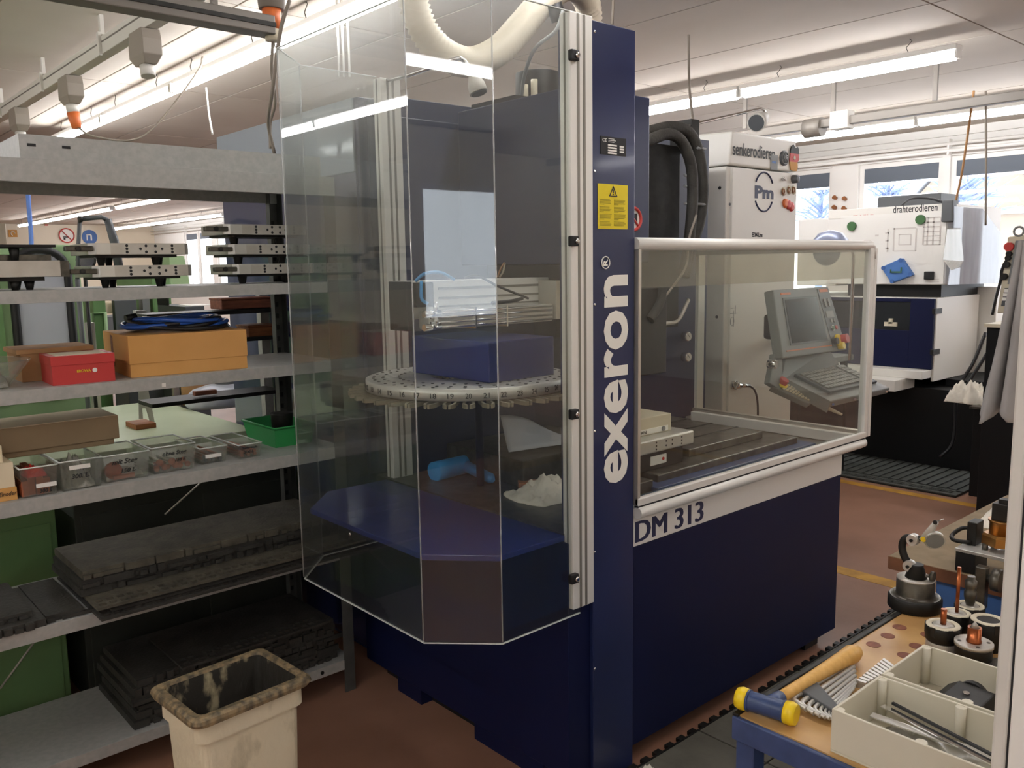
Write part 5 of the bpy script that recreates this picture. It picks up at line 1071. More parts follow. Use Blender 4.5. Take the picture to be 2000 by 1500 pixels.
# ================================================================== BIN
bn = thing('waste_bin', 'dirty cream rectangular plastic bin with blackened inside, front left', 'bin', (.86, 2.1, 0))
cs = [at(*p, Z=.52) for p in ((383, 1412), (603, 1322), (515, 1262), (293, 1342))]
ctr = sum(cs, Vector())/4
ex = ((cs[1]-cs[0])+(cs[2]-cs[3]))/2; ey = ((cs[3]-cs[0])+(cs[2]-cs[1]))/2; hx, hy = ex.length/2*1.04, ey.length/2*1.04; ex.normalize(); ey = Vector((-ex.y, ex.x, 0))
def rr(hx, hy, r, z, n=5):
    out = []
    for sx, sy, a0 in ((1, 1, 0), (-1, 1, PI/2), (-1, -1, PI), (1, -1, 1.5*PI)):
        for i in range(n+1):
            a = a0+PI/2*i/n; out.append(Vector((ctr.x, ctr.y, z))+ex*(sx*(hx-r)+r*math.cos(a))+ey*(sy*(hy-r)+r*math.sin(a)))
    return out
build('bin_wall', MB().loft([rr(hx*.72, hy*.72, .02, .004), rr(hx*.74, hy*.74, .025, .02), rr(hx-.028, hy-.028, .03, .44), rr(hx-.018, hy-.018, .03, .445), rr(hx-.018, hy-.018, .03, .50)], caps=(True, False)), 'bin_out', bn)
build('bin_inside', MB().loft([rr(hx-.030, hy-.030, .02, .516), rr(hx*.70, hy*.70, .02, .03)], caps=(False, True)), 'bin_in', bn)
build('bin_rim', MB().loft([rr(hx-.018, hy-.018, .03, .50), rr(hx-.002, hy-.002, .035, .498), rr(hx, hy, .022, .508), rr(hx-.002, hy-.002, .022, .516), rr(hx-.010, hy-.010, .020, .522), rr(hx-.026, hy-.026, .02, .521), rr(hx-.030, hy-.030, .02, .512)], caps=(False, False)), 'bin_rim', bn)
for s_ in (-.35, .35): build('bin_rib', MB().loft([[ctr*0+Vector((ctr.x, ctr.y, z))+ex*(hx*s_*k+u)+ey*(-(hy*k2)-v) for u, v in ((-.004, -.002), (.004, -.002), (.004, .0015), (-.004, .0015))] for z, k, k2 in ((.02, .75, .745), (.43, .98, .88))]), 'bin_out', bn) if False else None
# ================================================================== GALVANIZED SHELF
YS, YB = 2.724, 3.16
sh = thing('galvanized_shelf', 'galvanized steel shelving with five loaded shelves, left of the navy machine', 'shelf', (.7, 2.9, 0))
SX0, SX1 = -.40, 1.585
def post(x0, x1, y0, y1, z1, mt_='post_dark'):
    p = build('post', MB().box(x0, x1, y0, y0+.004, 0, z1).box(x0 if x0 > 0 else x0, x0+.004, y0, y1, 0, z1), mt_, sh); return p
build('post', MB().box(SX1, SX1+.004, YS+.0, YS+.045, 0, 1.905).box(SX1-.04, SX1, YS-.0, YS+.004, 0, 1.849), 'post_dark', sh)
pz = 1.905
bk_ = build('post', MB().box(SX1-.045, SX1+.002, YB, YB+.004, 0, pz).box(SX1-.001, SX1+.003, YB-.04, YB, 0, pz).box(SX1-.046, SX1-.042, YB-.03, YB, 0, pz), 'post_dark', sh)
g = MB(); z = .1
while z < pz-.1: g.box(SX1-.028, SX1-.016, YB-.0015, YB, z, z+.018); z += .045
build('post_holes', g, 'black', bk_, kind='stuff')
c = at(221, 1000, Y=YB)
for x in (SX0,): build('post', MB().box(x-.02, x+.02, YB, YB+.004, 0, pz).box(x-.02, x-.016, YB-.03, YB, 0, pz), 'post_dark', sh)
build('post', MB().box(SX0, SX0+.04, YS-.004, YS, 0, 1.849), 'post_dark', sh)
zs_ = [(.092, .130), (.523, .565), (.909, .951), (1.230, 1.268), (1.513, 1.549)]
for i, (a, b) in enumerate(zs_):
    s_ = build('shelf_board', MB().box(SX0+.002, SX1-.002, YS+.004, YB-.002, b-.003, b).box(SX0+.002, SX1-.002, YS+.001, YS+.004, a, b).box(SX0+.002, SX1-.002, YS+.004, YS+.02, a, a+.002).box(SX0+.002, SX1-.002, YB-.005, YB-.002, a, b-.003), 'galv', sh, bev=.0008)
    if i == 0: 
        for x in (.98, 1.45): c = Vector((x, YS, a+.02)); build('bolt', MB().lathe([(.007, .002), (.007, -.003)], (c.x, c.y, c.z), 8, 'y'), 'iron', s_)
c = at(320, 752, Y=YS); build('sticker', MB().box(c.x-.006, c.x+.006, YS-.0005, YS+.001, c.z-.006, c.z+.006), 'paper_white', sh)
build('shelf_board', MB().box(SX0, SX1+.004, YS-.004, YS+.0, 1.850, 1.915).box(SX0, SX1, YS, YB, 1.911, 1.915).box(SX0, SX1, YB-.004, YB, 1.85, 1.911).box(SX0, SX1, YS, YS+.02, 1.85, 1.852), 'galv', sh, bev=.0008)
tx0 = at(38, 290, Y=YS+.03).x
tr_ = one('galvanized_tray', MB().box(tx0, SX1-.03, YS+.03, YS+.034, 1.9155, 1.985).box(tx0, tx0+.004, YS+.034, YB-.02, 1.9155, 1.985).box(tx0, SX1-.03, YB-.024, YB-.02, 1.9155, 1.985).box(tx0, SX1-.03, YS+.034, YB-.02, 1.9155, 1.919), 'galv', 'long galvanized channel tray lying on top of the shelving', 'tray')
WO_t = WO[tr_.name]
for x in (.02, .11): build('slot_hole', MB().box(tx0+x, tx0+x+.022, YS+.0290, YS+.0302, 1.952, 1.960), 'ink_black', tr_)
# cross braces behind
for (p0, p1) in (((563, 790), (322, 1005)), ((520, 810), (470, 870)), ((0, 1345), (70, 1250))):
    build('cross_brace', MB().tube([at(*p0, Y=YB+.012), at(*p1, Y=YB+.012)], .0035, 6), 'steel', sh)
# ---- top shelf: clamping pallets
def pallet(x0, y, z, w_=.30, mirror=False, label='', first=[None], legs=True):
    """drilled steel clamping bar: body with label field, round holes, slotted lever, four tapered feet"""
    t = thing('clamping_bar', label, 'clamping bar', (x0, y, z), 'steel clamping bars on the top shelf')
    zb = z+.033; zt = zb+.035; yb = y+.20
    build('bar_body', MB().prism([(x0, y+.012), (x0+.02, y), (x0+w_, y), (x0+w_+.018, y+.02), (x0+w_+.018, yb), (x0, yb)], zb, zt), 'steel', t, bev=.001)
    build('label_field', MB().box(x0+.021, x0+.062, y-.0008, y, zb+.001, zt-.001), 'steel_light', t)
    g = MB()
    for fx_, hz in ((.38, .1), (.38, .5), (.38, .9), (.52, .5), (.58, .12), (.58, .88), (.68, .12), (.68, .88), (.75, .5), (.86, .1), (.86, .5), (.86, .9)): g.lathe([(.0033 if hz == .5 and fx_ in (.52, .75) else .0044, 0), (.0044, -.0008)], (x0+w_*fx_, y-.0002, zb+.005+.025*hz), 10, 'y')
    build('drilled_holes', g, 'ink_black', t, kind='stuff')
    build('lever_arm', MB().prism([(x0-.065, y+.005), (x0+.012, y-.004), (x0+.012, y+.03), (x0-.065, y+.025)], zb+.010, zb+.026), 'steel_dark', t, bev=.003)
    build('lever_bolt', MB().lathe([(.008, 0), (.008, -.006)], (x0-.03, y+.001, zb+.018), 14, 'y'), 'iron', t)
    build('under_plate', MB().box(x0+.02, x0+w_-.02, y+.02, yb-.02, zb-.008, zb), 'iron', t)
    for fx_, fy in ((.15, .03), (.72, .03), (.35, .15), (.90, .15)): build('foot', MB().lathe([(.009, 0), (.0135, .024), (.0145, .026)], (x0+w_*fx_, y+fy+.01, z), 14), 'iron', t)
    return t
zt0 = 1.549
pallet(.792, 2.80, zt0, .29, label='steel clamping bar in the middle of the top shelf, lower of two')
pallet(.785, 2.80, zt0+.0785 if False else zt0+.068+.0, .29, label='steel clamping bar in the middle of the top shelf, upper of two')
for k in range(3): pallet(1.262-.012*k, 2.86, zt0+.068*k, .30, label='steel clamping bar at the right end of the top shelf, '+('lowest of three', 'middle of three', 'topmost of three')[k])
lp = thing('large_pallet', 'large steel pallet block on tapered feet at the left end of the top shelf', 'pallet', (.5, 2.8, zt0))
build('block_body', MB().box(.30, .70, 2.79, 2.98, 1.587, 1.634), 'steel', lp, bev=.001); build('dark_end', MB().box(.70, .725, 2.795, 2.975, 1.586, 1.632), 'steel_dark', lp); build('under_plate', MB().box(.32, .66, 2.81, 2.95, 1.575, 1.587), 'iron', lp)
for x, y in ((.44, 2.83), (.585, 2.83), (.625, 2.83+.01), (.45, 2.93), (.61, 2.93)): build('foot', MB().lathe([(.009, 0), (.015, .026)], (x, y, zt0), 14), 'iron', lp)
lq = thing('flat_pallet', 'thin dark pallet plate on tapered feet standing on the large steel pallet', 'pallet', (.5, 2.82, 1.634))
build('rail', MB().box(.30, .69, 2.84, 2.92, 1.634, 1.652), 'steel_dark', lq, bev=.001); build('plate', MB().box(.30, .695, 2.80, 2.95, 1.672, 1.680), 'iron', lq, bev=.001)
for x in (.53, .59): build('foot', MB().lathe([(.010, 0), (.015, .038)], (x, 2.825, 1.634), 14), 'iron', lq)
# ---- second shelf
zq = 1.268
yb_x = thing('yellow_carton', 'large yellow-orange cardboard carton on the second shelf under the coiled cable', 'carton', (1.05, 2.9, zq))
A, B = Vector((.870, 2.775, 0)), Vector((1.240, 2.745, 0)); dxx = (B-A).normalized(); dyy = Vector((-dxx.y, dxx.x, 0)); D_ = .34
f = [A, B, B+dyy*D_, A+dyy*D_]
build('carton_body', MB().prism([(v.x, v.y) for v in f], zq, zq+.128), 'yellow_card', yb_x, bev=.002); build('carton_lid', MB().prism([(v.x, v.y) for v in (A-dxx*.002-dyy*.002, B+dxx*.002-dyy*.002, B+dxx*.002+dyy*(D_+.002), A-dxx*.002+dyy*(D_+.002))], zq+.042, zq+.131), 'yellow_card', yb_x, bev=.002)
build('torn_side', MB().loft([[A-dxx*.0028+dyy*(.20)+Z3*(zq+.02), A-dxx*.0028+dyy*.23+Z3*(zq+.02), A-dxx*.0028+dyy*.232+Z3*(zq+.125), A-dxx*.0028+dyy*.205+Z3*(zq+.12)], [v+dxx*.001 for v in (A-dxx*.0028+dyy*(.20)+Z3*(zq+.02), A-dxx*.0028+dyy*.23+Z3*(zq+.02), A-dxx*.0028+dyy*.232+Z3*(zq+.125), A-dxx*.0028+dyy*.205+Z3*(zq+.12))]]), 'dark_wood', yb_x)
# coil of cable
c = Vector((1.075, 2.93, zq+.131)); ct = thing('cable_coil', 'coil of blue and black cable on the yellow carton', 'cable', c)
rnd = random.Random(8)
for k in range(9):
    rx, ry, z = .165-.006*k+rnd.uniform(-.01, .01), .115+rnd.uniform(-.012, .012), .0065+.0065*(k % 5)+.003*(k//5); ph = rnd.uniform(0, 6)
    pts = [c+Vector((rx*math.cos(2*PI*i/40)+.012*math.sin(ph), ry*math.sin(2*PI*i/40), max(.0075, z+.006*math.sin(2*2*PI*i/40+ph)+.006))) for i in range(40)]
    build('blue_loop' if k % 3 else 'black_loop', MB().tube(pts, .0075, 8, closed=True), 'cable_blue' if k % 3 else 'cable_black', ct)
build('cable_plug', MB().tube([c+Vector((-.15, .03, .045)), c+Vector((-.115, .035, .05))], .012, 10), 'black', ct)
rb_ = thing('red_carton', 'red lidded cardboard box with gold lettering on the second shelf', 'carton', (.73, 2.8, zq))
build('box_body', MB().prism([(.645, 2.762), (.817, 2.752), (.829, 2.905), (.652, 2.915)], zq, zq+.080), 'red_card', rb_, bev=.001); build('box_lid', MB().prism([(.643, 2.760), (.819, 2.750), (.831, 2.907), (.650, 2.917)], zq+.058, zq+.086), 'red_card', rb_, bev=.001)
build('lid_paper', MB().prism([(.66, 2.775), (.80, 2.767), (.81, 2.88), (.665, 2.89)], zq+.086, zq+.0868), 'card_top', rb_)
rt = Vector((.172, -.010, 0)).normalized(); text('EROWA', Vector((.712, 2.7575, zq+.034)), rt, Z3, h=.0085, w=.038, mt='label_yellow', parent=rb_, bold=.02); cdn = rt.cross(Z3)
o = Vector((.761, 2.7545, zq+.038)); build('logo_disc', MB().tube([o, o+cdn*.0012], .0068, 20), 'paper_white', rb_)
one('brown_carton', MB().prism([(.60, 2.925), (.80, 2.925), (.80, 3.10), (.60, 3.10)], zq, zq+.095).prism([(.59, 2.92), (.81, 2.92), (.81, 3.10), (.59, 3.10)], zq+.085, zq+.1), 'brown_card', 'flat brown cardboard box behind the red carton', 'carton', bev=.002)
bw = thing('plastic_bowl', 'clear plastic bowl with crumpled bags at the left end of the second shelf', 'bowl', (.50, 2.80, zq))
build('bowl_shell', MB().lathe([(.055, 0), (.058, .004), (.115, .078), (.122, .082), (.124, .080), (.060, .0)], (.49, 2.86, zq), 32, capped=False).lathe([(.056, .001), (.056, .003)], (.49, 2.86, zq), 32), 'bin_clear', bw)
crumple('clear_bag', (.49, 2.86, zq+.0045), .062, .062, .085, 'bag_clear', 'crumpled clear bag lying in the plastic bowl', 'bag', 31, 18)
# ---- third shelf: clear bins with marker lettering
z3 = .951
def obin(x0, x1, y0, y1, h, label, nm='clear_bin', taper=.006):
    t = thing(nm, label, 'bin', ((x0+x1)/2, y0, z3), 'clear plastic bins on the third shelf'); w_ = .003
    lo = [(x0+taper, y0+taper), (x1-taper, y0+taper), (x1-taper, y1), (x0+taper, y1)]; hi = [(x0, y0), (x1, y0), (x1, y1), (x0, y1)]
    outer = [[Vector((x, y, z3)) for x, y in lo], [Vector((x, y, z3+h)) for x, y in hi]]
    ci = lambda pts, z: [Vector((x+(w_ if i in (0, 3) else -w_), y+(w_ if i in (0, 1) else -w_), z)) for i, (x, y) in enumerate(pts)]
    g = MB().loft([outer[0], outer[1], ci(hi, z3+h), ci(lo, z3+w_)], caps=(True, True)); build('bin_shell', g, 'bin_clear', t)
    build('bin_lip', MB().tube([Vector((x, y, z3+h)) for x, y in hi], .0025, 6, closed=True), 'acryl_edge', t)
    return t
def tubes(x0, x1, y0, y1, z, n, mt_, label, seed, r=.006, tip='dark_wood', L=.2):
    rnd = random.Random(seed); 
    for i in range(n):
        row = i//max(1, n//2); x = x0+(x1-x0)*((i % max(1, n//2))+.5)/max(1, n//2)+rnd.uniform(-.001, .001); zz = z+r+row*r*1.8
        t = thing('electrode_rod', label, 'rod', (x, y0, zz-r), label)
        build('rod', MB().tube([(x, y0+.02, zz), (x+rnd.uniform(-.003, .003), y1, zz)], r*.8, 8), mt_, t); build('rod_end', MB().tube([(x, y0+.004, zz), (x, y0+.02, zz)], r, 10), tip, t)
def blob(x, y, z, r, mt_, label, cat='ball'):
    return one('brown_ball', MB().lathe([(r*math.sin(a), -r*math.cos(a)+r) for a in [PI*i/8 for i in range(1, 8)]], (x, y, z), 12), mt_, label, cat, label)
# bin 1: reddish contents
t = obin(.533, .632, 2.742, 3.05, .088, 'narrow clear bin of red-brown parts, left end of the third shelf')
a = Vector((.575, 2.7415, z3+.032)); build('label_tape', MB().box(.572, .626, 2.7405, 2.7425, z3+.026, z3+.038), 'paper_white', t); text('300 E', (.580, 2.742, z3+.010), X3, Z3, h=.012, w=.034, mt='ink_black', parent=t, italic=.2, bold=.02)
for i in range(4): flat('red_brown_block', (.545+.02*i, 2.752+.01*(i % 2)), (.55+.02*i, 2.98), .018, z3+.004, z3+.004, .045+.006*(i % 3), 'terracotta', 'red-brown block standing in the narrow bin at the left end', 'block', 'red-brown blocks in the left narrow bin')
crumple('red_bag', (.578, 2.80, z3+.058), .03, .05, .03, 'red', 'bright red crumpled plastic in the narrow left bin', 'bag', 41, 12)
t = obin(.638, .756, 2.742, 3.12, .090, 'clear bin full of plastic bags marked 300.L with a white label strip')
build('label_tape', MB().box(.664, .722, 2.7405, 2.7425, z3+.064, z3+.076), 'paper_white', t); text('300. L.', (.668, 2.742, z3+.036), X3, Z3, h=.014, w=.050, mt='ink_black', parent=t, italic=.25, bold=.02)
crumple('clear_bag', (.697, 2.86, z3+.0045), .052, .11, .085, 'bag_clear', 'pile of crumpled clear bags in the bin marked 300.L', 'bag', 42, 24)
t = obin(.764, .902, 2.760, 2.97, .084, 'wide clear bin marked mit Steg 150 L, nearly empty')
text('mit Steg', (.788, 2.759, z3+.050), X3, Z3+X3*.12, h=.021, w=.076, mt='ink_black', parent=t, italic=.2, bold=.02); text('150 L', (.815, 2.7625, z3+.026), X3, Z3, h=.013, w=.042, mt='ink_black', parent=t, italic=.3, bold=.02)
one('brown_disc', MB().tube([(.80, 2.785, z3+.029), (.80, 2.80, z3+.033)], .026, 20), 'terracotta', 'brown disc leaning in the mit Steg bin', 'disc'); flat('brown_strip', (.795, 2.785), (.86, 2.79), .02, z3+.004, z3+.004, .012, 'terracotta', 'brown strip flat in the mit Steg bin', 'strip'); crumple('clear_bag', (.87, 2.82, z3+.0045), .022, .03, .03, 'bag_clear', 'small clear bag in the mit Steg bin', 'bag', 43, 10)
t = obin(.912, 1.052, 2.768, 2.96, .086, 'wide clear bin marked ohne Steg with brown balls and rods')
text('ohne Steg', (.945, 2.767, z3+.052), X3, Z3, h=.018, w=.078, mt='ink_black', parent=t, italic=.2, bold=.02); text('150 E', (.985, 2.7705, z3+.032), X3, Z3, h=.011, w=.036, mt='ink_black', parent=t, italic=.3, bold=.02)
rnd = random.Random(4)
for i in range(9): blob(.932+.0125*i, 2.79+.006*(i % 2), z3+.0045+.014*(i % 3 == 1), rnd.choice((.010, .012, .009)), 'terracotta', 'brown ball lying at the front of the ohne Steg bin')
tubes(.93, 1.03, 2.82, 2.95, z3+.0045, 8, 'steel_light', 'pale rod lying in the ohne Steg bin', 5)
t = obin(1.078, 1.172, 2.795, 3.02, .055, 'low clear bin of copper rods with a white label strip, beside the ohne Steg bin')
build('label_tape', MB().box(1.095, 1.150, 2.7935, 2.7955, z3+.020, z3+.032), 'paper_white', t); tubes(1.085, 1.165, 2.80, 3.0, z3+.0045, 6, 'copper', 'copper rod in the low bin with the white strip', 6, tip='iron')
t = obin(1.205, 1.290, 2.780, 3.02, .050, 'low clear bin of rods marked 200L, last on the right')
text('Schraub', (1.218, 2.780, z3+.034), X3, Z3, h=.008, w=.055, mt='ink_black', parent=t, italic=.2, bold=.02); text('200 L', (1.225, 2.784, z3+.018), X3, Z3, h=.009, w=.036, mt='ink_black', parent=t, italic=.2, bold=.02); tubes(1.212, 1.282, 2.79, 3.0, z3+.0045, 6, 'copper', 'copper rod in the last low bin', 7, tip='terracotta')
yx = thing('card_box_stack', 'cream and yellow cardboard box with handwriting at the left edge of the third shelf', 'box', (.47, 2.78, z3))
build('lower_box', MB().box(.40, .525, 2.755, 2.95, z3, z3+.038), 'yellow_card', yx, bev=.001); build('upper_box', MB().box(.40, .522, 2.757, 2.95, z3+.038, z3+.11), 'card_top', yx, bev=.001); text('Elroder', (.478, 2.7548, z3+.015), X3, Z3, h=.012, w=.046, mt='ink_black', parent=yx, italic=.3)
one('white_carton', MB().box(.36, .50, 2.77, 2.95, z3+.110, z3+.160), 'card_top', 'small cream carton lying on the handwritten box, left edge', 'carton', bev=.002)
# long cardboard tray behind the bins, on the second row
cbz = 1.060
lc = thing('long_carton', 'long flat tan cardboard box resting across the backs of the clear bins', 'carton', (.55, 3.0, z3+.09))
build('carton_body', MB().box(.10, .860, 2.90, 3.10, z3+.092+.018, z3+.187), 'tan_card', lc, bev=.004); build('carton_base', MB().box(.10, .845, 2.91, 3.09, z3+.092, z3+.110), 'tan_card', lc, bev=.003); build('lid_sheet', MB().box(.10, .855, 2.895, 3.105, z3+.187, z3+.1885), 'card_top', lc)
gb = thing('green_bin', 'green plastic stacking bin at the right end of the third shelf', 'bin', (1.44, 2.95, z3))
lo = [(1.385, 2.87), (1.53, 2.87), (1.53, 3.10), (1.385, 3.10)]; hi = [(1.375, 2.85), (1.54, 2.85), (1.54, 3.12), (1.375, 3.12)]
ins = lambda pts, d, z: [Vector((x+(d if i in (0, 3) else -d), y+(d if i in (0, 1) else -d), z)) for i, (x, y) in enumerate(pts)]
build('bin_shell', MB().loft([[Vector((*p, z3)) for p in lo], [Vector((*p, z3+.075)) for p in hi], ins(hi, .004, z3+.075), ins(lo, .004, z3+.004)], caps=(True, True)), 'green_plastic', gb); build('bin_lip', MB().tube([Vector((*p, z3+.073)) for p in hi], .005, 6, closed=True), 'green_plastic', gb)
one('dark_cup', MB().lathe([(.035, 0), (.042, .10), (.042, .105)], (1.465, 2.97, z3+.0045), 20), 'iron', 'dark cylindrical cup standing in the green bin', 'cup')
# ---- rubber mats on the lower shelves
def rmat(name, x0, x1, y0, y1, z, h, mt_, label, rows=(), teeth=False, group=None, rot=0):
    cx, cy = (x0+x1)/2, (y0+y1)/2; t = MB()
    if rows:
        yb0 = y0+.085; t.box(x0, x1, yb0, y1, z, z+h)
        edges = [y0, y0+.014, y0+.034, y0+.050, y0+.070, yb0]
        for k in (0, 2, 4): t.box(x0, x1, edges[k], edges[k+1], z, z+h)
        for k in (1, 3):
            x = x0+.012; t.box(x0, x, edges[k], edges[k+1], z, z+h)
            while x < x1-.03: t.box(x+.021, x+.031, edges[k], edges[k+1], z, z+h); x += .031
            t.box(x, x1, edges[k], edges[k+1], z, z+h)
    else:
        t.box(x0, x1, y0+.012, y1, z, z+h*.75); t.box(x0, x1, y0+.012, y1-.01, z+h*.75, z+h)
        if teeth:
            x = x0; rnd = random.Random(int(x0*999+z*777))
            while x < x1-.03:
                w_ = rnd.choice((.05, .09, .022, .022)); t.box(x, x+w_, y0, y0+.013, z+.001, z+h*rnd.choice((.55, .95))); x += w_+rnd.choice((.006, .012, .02))
    o = one(name, t, mt_, label, 'mat', group)
    return o
z4 = .565
rmat('thin_rubber_mat', .69, 1.62, 2.640, 3.13, z4, .008, 'rubber', 'thin rubber mat at the bottom of the fourth-shelf stack, lowest', True)
rmat('thin_rubber_mat', .73, 1.63, 2.662, 3.13, z4+.010, .007, 'rubber', 'thin rubber mat second from the bottom of the fourth-shelf stack')
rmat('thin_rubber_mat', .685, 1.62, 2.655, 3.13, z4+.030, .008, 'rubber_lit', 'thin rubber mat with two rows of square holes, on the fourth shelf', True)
one('folded_rubber_mat', MB().box(.70, 1.60, 2.80, 3.12, z4+.0175, z4+.030), 'rubber', 'folded rubber mat filling the middle of the fourth-shelf stack', 'mat')
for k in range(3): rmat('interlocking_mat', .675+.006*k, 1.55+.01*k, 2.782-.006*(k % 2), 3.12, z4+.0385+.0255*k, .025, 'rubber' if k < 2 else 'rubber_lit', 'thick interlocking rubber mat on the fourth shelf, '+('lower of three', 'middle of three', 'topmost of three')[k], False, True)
rmat('interlocking_mat', .36, .562, 2.715, 3.08, z4, .022, 'rubber', 'interlocking rubber mat lying flat at the left end of the fourth shelf', False, True); rmat('interlocking_mat', .566, .668, 2.735, 3.10, z4, .020, 'rubber', 'narrow rubber mat piece between the left mat and the big stack', False, True)
rmat('interlocking_mat', .30, .535, 2.76, 3.10, z4+.0225, .018, 'rubber', 'upper rubber mat at the left end of the fourth shelf', False, True)
z5 = .130
for k in range(6): rmat('interlocking_mat', .79+.012*(k % 3), 1.54-.01*(k % 2), 2.755+.008*(k % 3), 3.13, z5+.026*k, .0255, 'rubber', 'rubber mat in the bottom-shelf stack behind the bin, '+('lowest', 'second from below', 'in the middle', 'fourth from below', 'fifth from below', 'topmost of the six')[k], False, True)
rmat('thin_rubber_mat', .95, 1.50, 2.74, 3.05, z5+.157, .008, 'rubber', 'thin rubber mat with square holes on top of the bottom-shelf stack', True)
# small things seen between second and third shelf
br = thing('metal_bracket_stand', 'grey metal A-shaped bracket on a small wooden block, behind the clear bins', 'bracket', at(282, 828, Z=1.0))
w0_, w1_, w2_ = at(251, 826, Z=.85), at(285, 838, Z=.85), at(313, 832, Z=.85); Yk = w1_.y+.07; q = [at(x, y-(0 if y > 790 else 4), Y=Yk) for x, y in ((270, 740), (284, 740), (302, 826), (293, 826), (284, 797), (277, 797), (279, 818), (271, 818))]
build('bracket_plate', MB().prism([(v.x, v.z) for v in q], 0, .004, Matrix(((1, 0, 0, 0), (0, 0, -1, Yk), (0, 1, 0, 0), (0, 0, 0, 1)))), 'steel_light', br)
build('wood_block', MB().box(w1_.x-.045, w1_.x+.05, w1_.y, w1_.y+.15, .85, .875), 'mid_wood', br, bev=.003)
sd_ = thing('side_rack', 'narrow dark rack behind the shelf carrying brown boxes and the metal bracket', 'rack', (1.3, 3.6, 0))
build('rack_board', MB().box(.9, 1.75, 3.30, 3.52, zr_-.02, zr_), 'post_dark', sd_) if False else None
rk0 = at(350, 618, Y=3.45); rk1 = at(548, 606, Y=3.45)
for nm_, (xa_, ya_), (xb__, yb__) in (('upper', (285, 612), (548, 600)), ('lower', (285, 668), (550, 655)), ('low', (295, 785), (548, 760))):
    a_, b_2 = at(xa_, ya_, Y=3.45), at(xb__, yb__, Y=3.45); build('rack_rail', MB().box(a_.x, min(b_2.x, 1.745), 3.44, 3.60, (a_.z+b_2.z)/2-.02, (a_.z+b_2.z)/2-.004), 'iron', sd_)
for px in (540, 275): p = at(px, 640, Y=3.62); build('rack_post', MB().box(min(p.x, 1.72)-.02, min(p.x, 1.72)+.02, 3.60, 3.64, 0 if px > 300 else at(px, 630, Y=3.62).z, at(px, 575 if px > 300 else 606, Y=3.62).z), 'galv', sd_)
def rbox(px0, px1, py0, py1, Y, label, dep=.12, mt_='dark_wood'):
    a, b = at(px0, py0, Y=Y), at(px1, py1, Y=Y); t = thing('brown_case', label, 'case', (a.x, Y, b.z)); build('case_body', MB().box(a.x, b.x, Y, Y+dep, b.z, a.z-.008), mt_, t, bev=.004); build('case_lid', MB().box(a.x-.003, b.x+.003, Y-.003, Y+dep+.003, a.z-.008, a.z), mt_, t, bev=.002); return t
rbox(432, 538, 583, 600, 3.46, 'long dark brown case lying on the upper rail of the rack behind the shelf'); rbox(485, 542, 636, 655, 3.46, 'shorter brown case on the lower rail of the rack behind the shelf', mt_='mid_wood')
one('brown_file', MB().box(at(385, 775, Y=3.45).x, at(428, 765, Y=3.45).x, 3.47, 3.50, at(385, 772, Y=3.45).z-.006, at(385, 772, Y=3.45).z+.012), 'dark_wood', 'brown file handle on the low rail of the rack behind the shelf', 'file', bev=.003)
# ================================================================== GREEN MACHINES BEHIND THE SHELF
gt = thing('green_workbench', 'green workbench with a pale green top behind the shelf', 'bench', (1.2, 4.5, 0))
z_ = .85; fy_ = 3.78
build('bench_top', MB().box(-1.2, 1.735, fy_, 5.05, z_-.03, z_), 'bench_top', gt, bev=.004)
build('bench_body', MB().box(-1.1, 1.70, fy_+.02, 5.0, .04, z_-.03), 'green_dark', gt, bev=.004)
build('bench_gap', MB().box(at(206,1000,Y=3.77).x, at(235,1000,Y=3.77).x, fy_+.004, fy_+.02, .06, z_-.03), 'black', gt)
for x in (.2, 1.0, 1.36): build('bench_door', MB().box(x, x+(.34 if x > .9 else .6), fy_+.008, fy_+.02, .10, z_-.12), 'green', gt, bev=.003)
gk = thing('green_cabinet', 'green cabinet standing close behind the lower shelves, left', 'cabinet', (0, 3.5, 0))
build('cabinet_body', MB().box(-1.0, .74, 3.30, 3.72, 0, .78), 'green', gk, bev=.004)
for x in (-.3, .22): build('cabinet_door', MB().box(x, x+.5, 3.292, 3.30, .06, .72), 'green', gk, bev=.003)
dk = thing('dark_cabinet', 'dark drab cabinet close behind the lower shelves, right of the green one', 'cabinet', (1.2, 3.5, 0))
build('cabinet_body', MB().box(.80, 1.66, 3.30, 3.58, 0, .78), 'dark_back', dk, bev=.004)
for x in (.82, 1.27): build('cabinet_door', MB().box(x, x+.38, 3.292, 3.30, .06, .72), 'dark_back', dk, bev=.003)
one('paper_sheet', MB().box(1.0, 1.25, 4.25, 4.6, z_, z_+.001), 'bench_top', 'pale sheet lying on the green bench', 'paper')
for k in range(3): one('steel_scale', MB().box(.86+.06*k, .885+.06*k, 4.55, 4.9, z_, z_+.01), 'steel_light', 'steel scale lying on the green bench behind the tan carton', 'scale', 'three steel scales on the green bench')
# carton roll, grinder-like cover
c = at(395, 790, Z=z_); one('tan_drum', MB().lathe([(.085, 0), (.085, .16), (.08, .165)], (c.x, c.y+.06, z_), 24), 'brown_card', 'tan cardboard drum standing on the green bench', 'drum')
c = at(455, 795, Z=z_); gm = thing('bench_tool', 'rounded pale grey bench tool housing on the green bench', 'tool', (c.x, c.y, z_))
build('housing', MB().loft([[Vector((c.x+a*.22*math.cos(t), c.y+.1+a*.13*math.sin(t), z_+h_)) for t in [2*PI*i/20 for i in range(20)]] for a, h_ in ((.92, 0), (1, .02), (1, .06), (.8, .10), (.45, .12))], sm=True), 'shield_grey', gm); build('motor', MB().tube([(c.x+.03, c.y+.12, z_+.10), (c.x+.03, c.y+.12, z_+.24)], .07, 18), 'console_grey', gm)
gc = thing('green_machine', 'tall green machine with a frosted rounded door behind the shelf, left', 'machine', (.9, 5.4, 0))
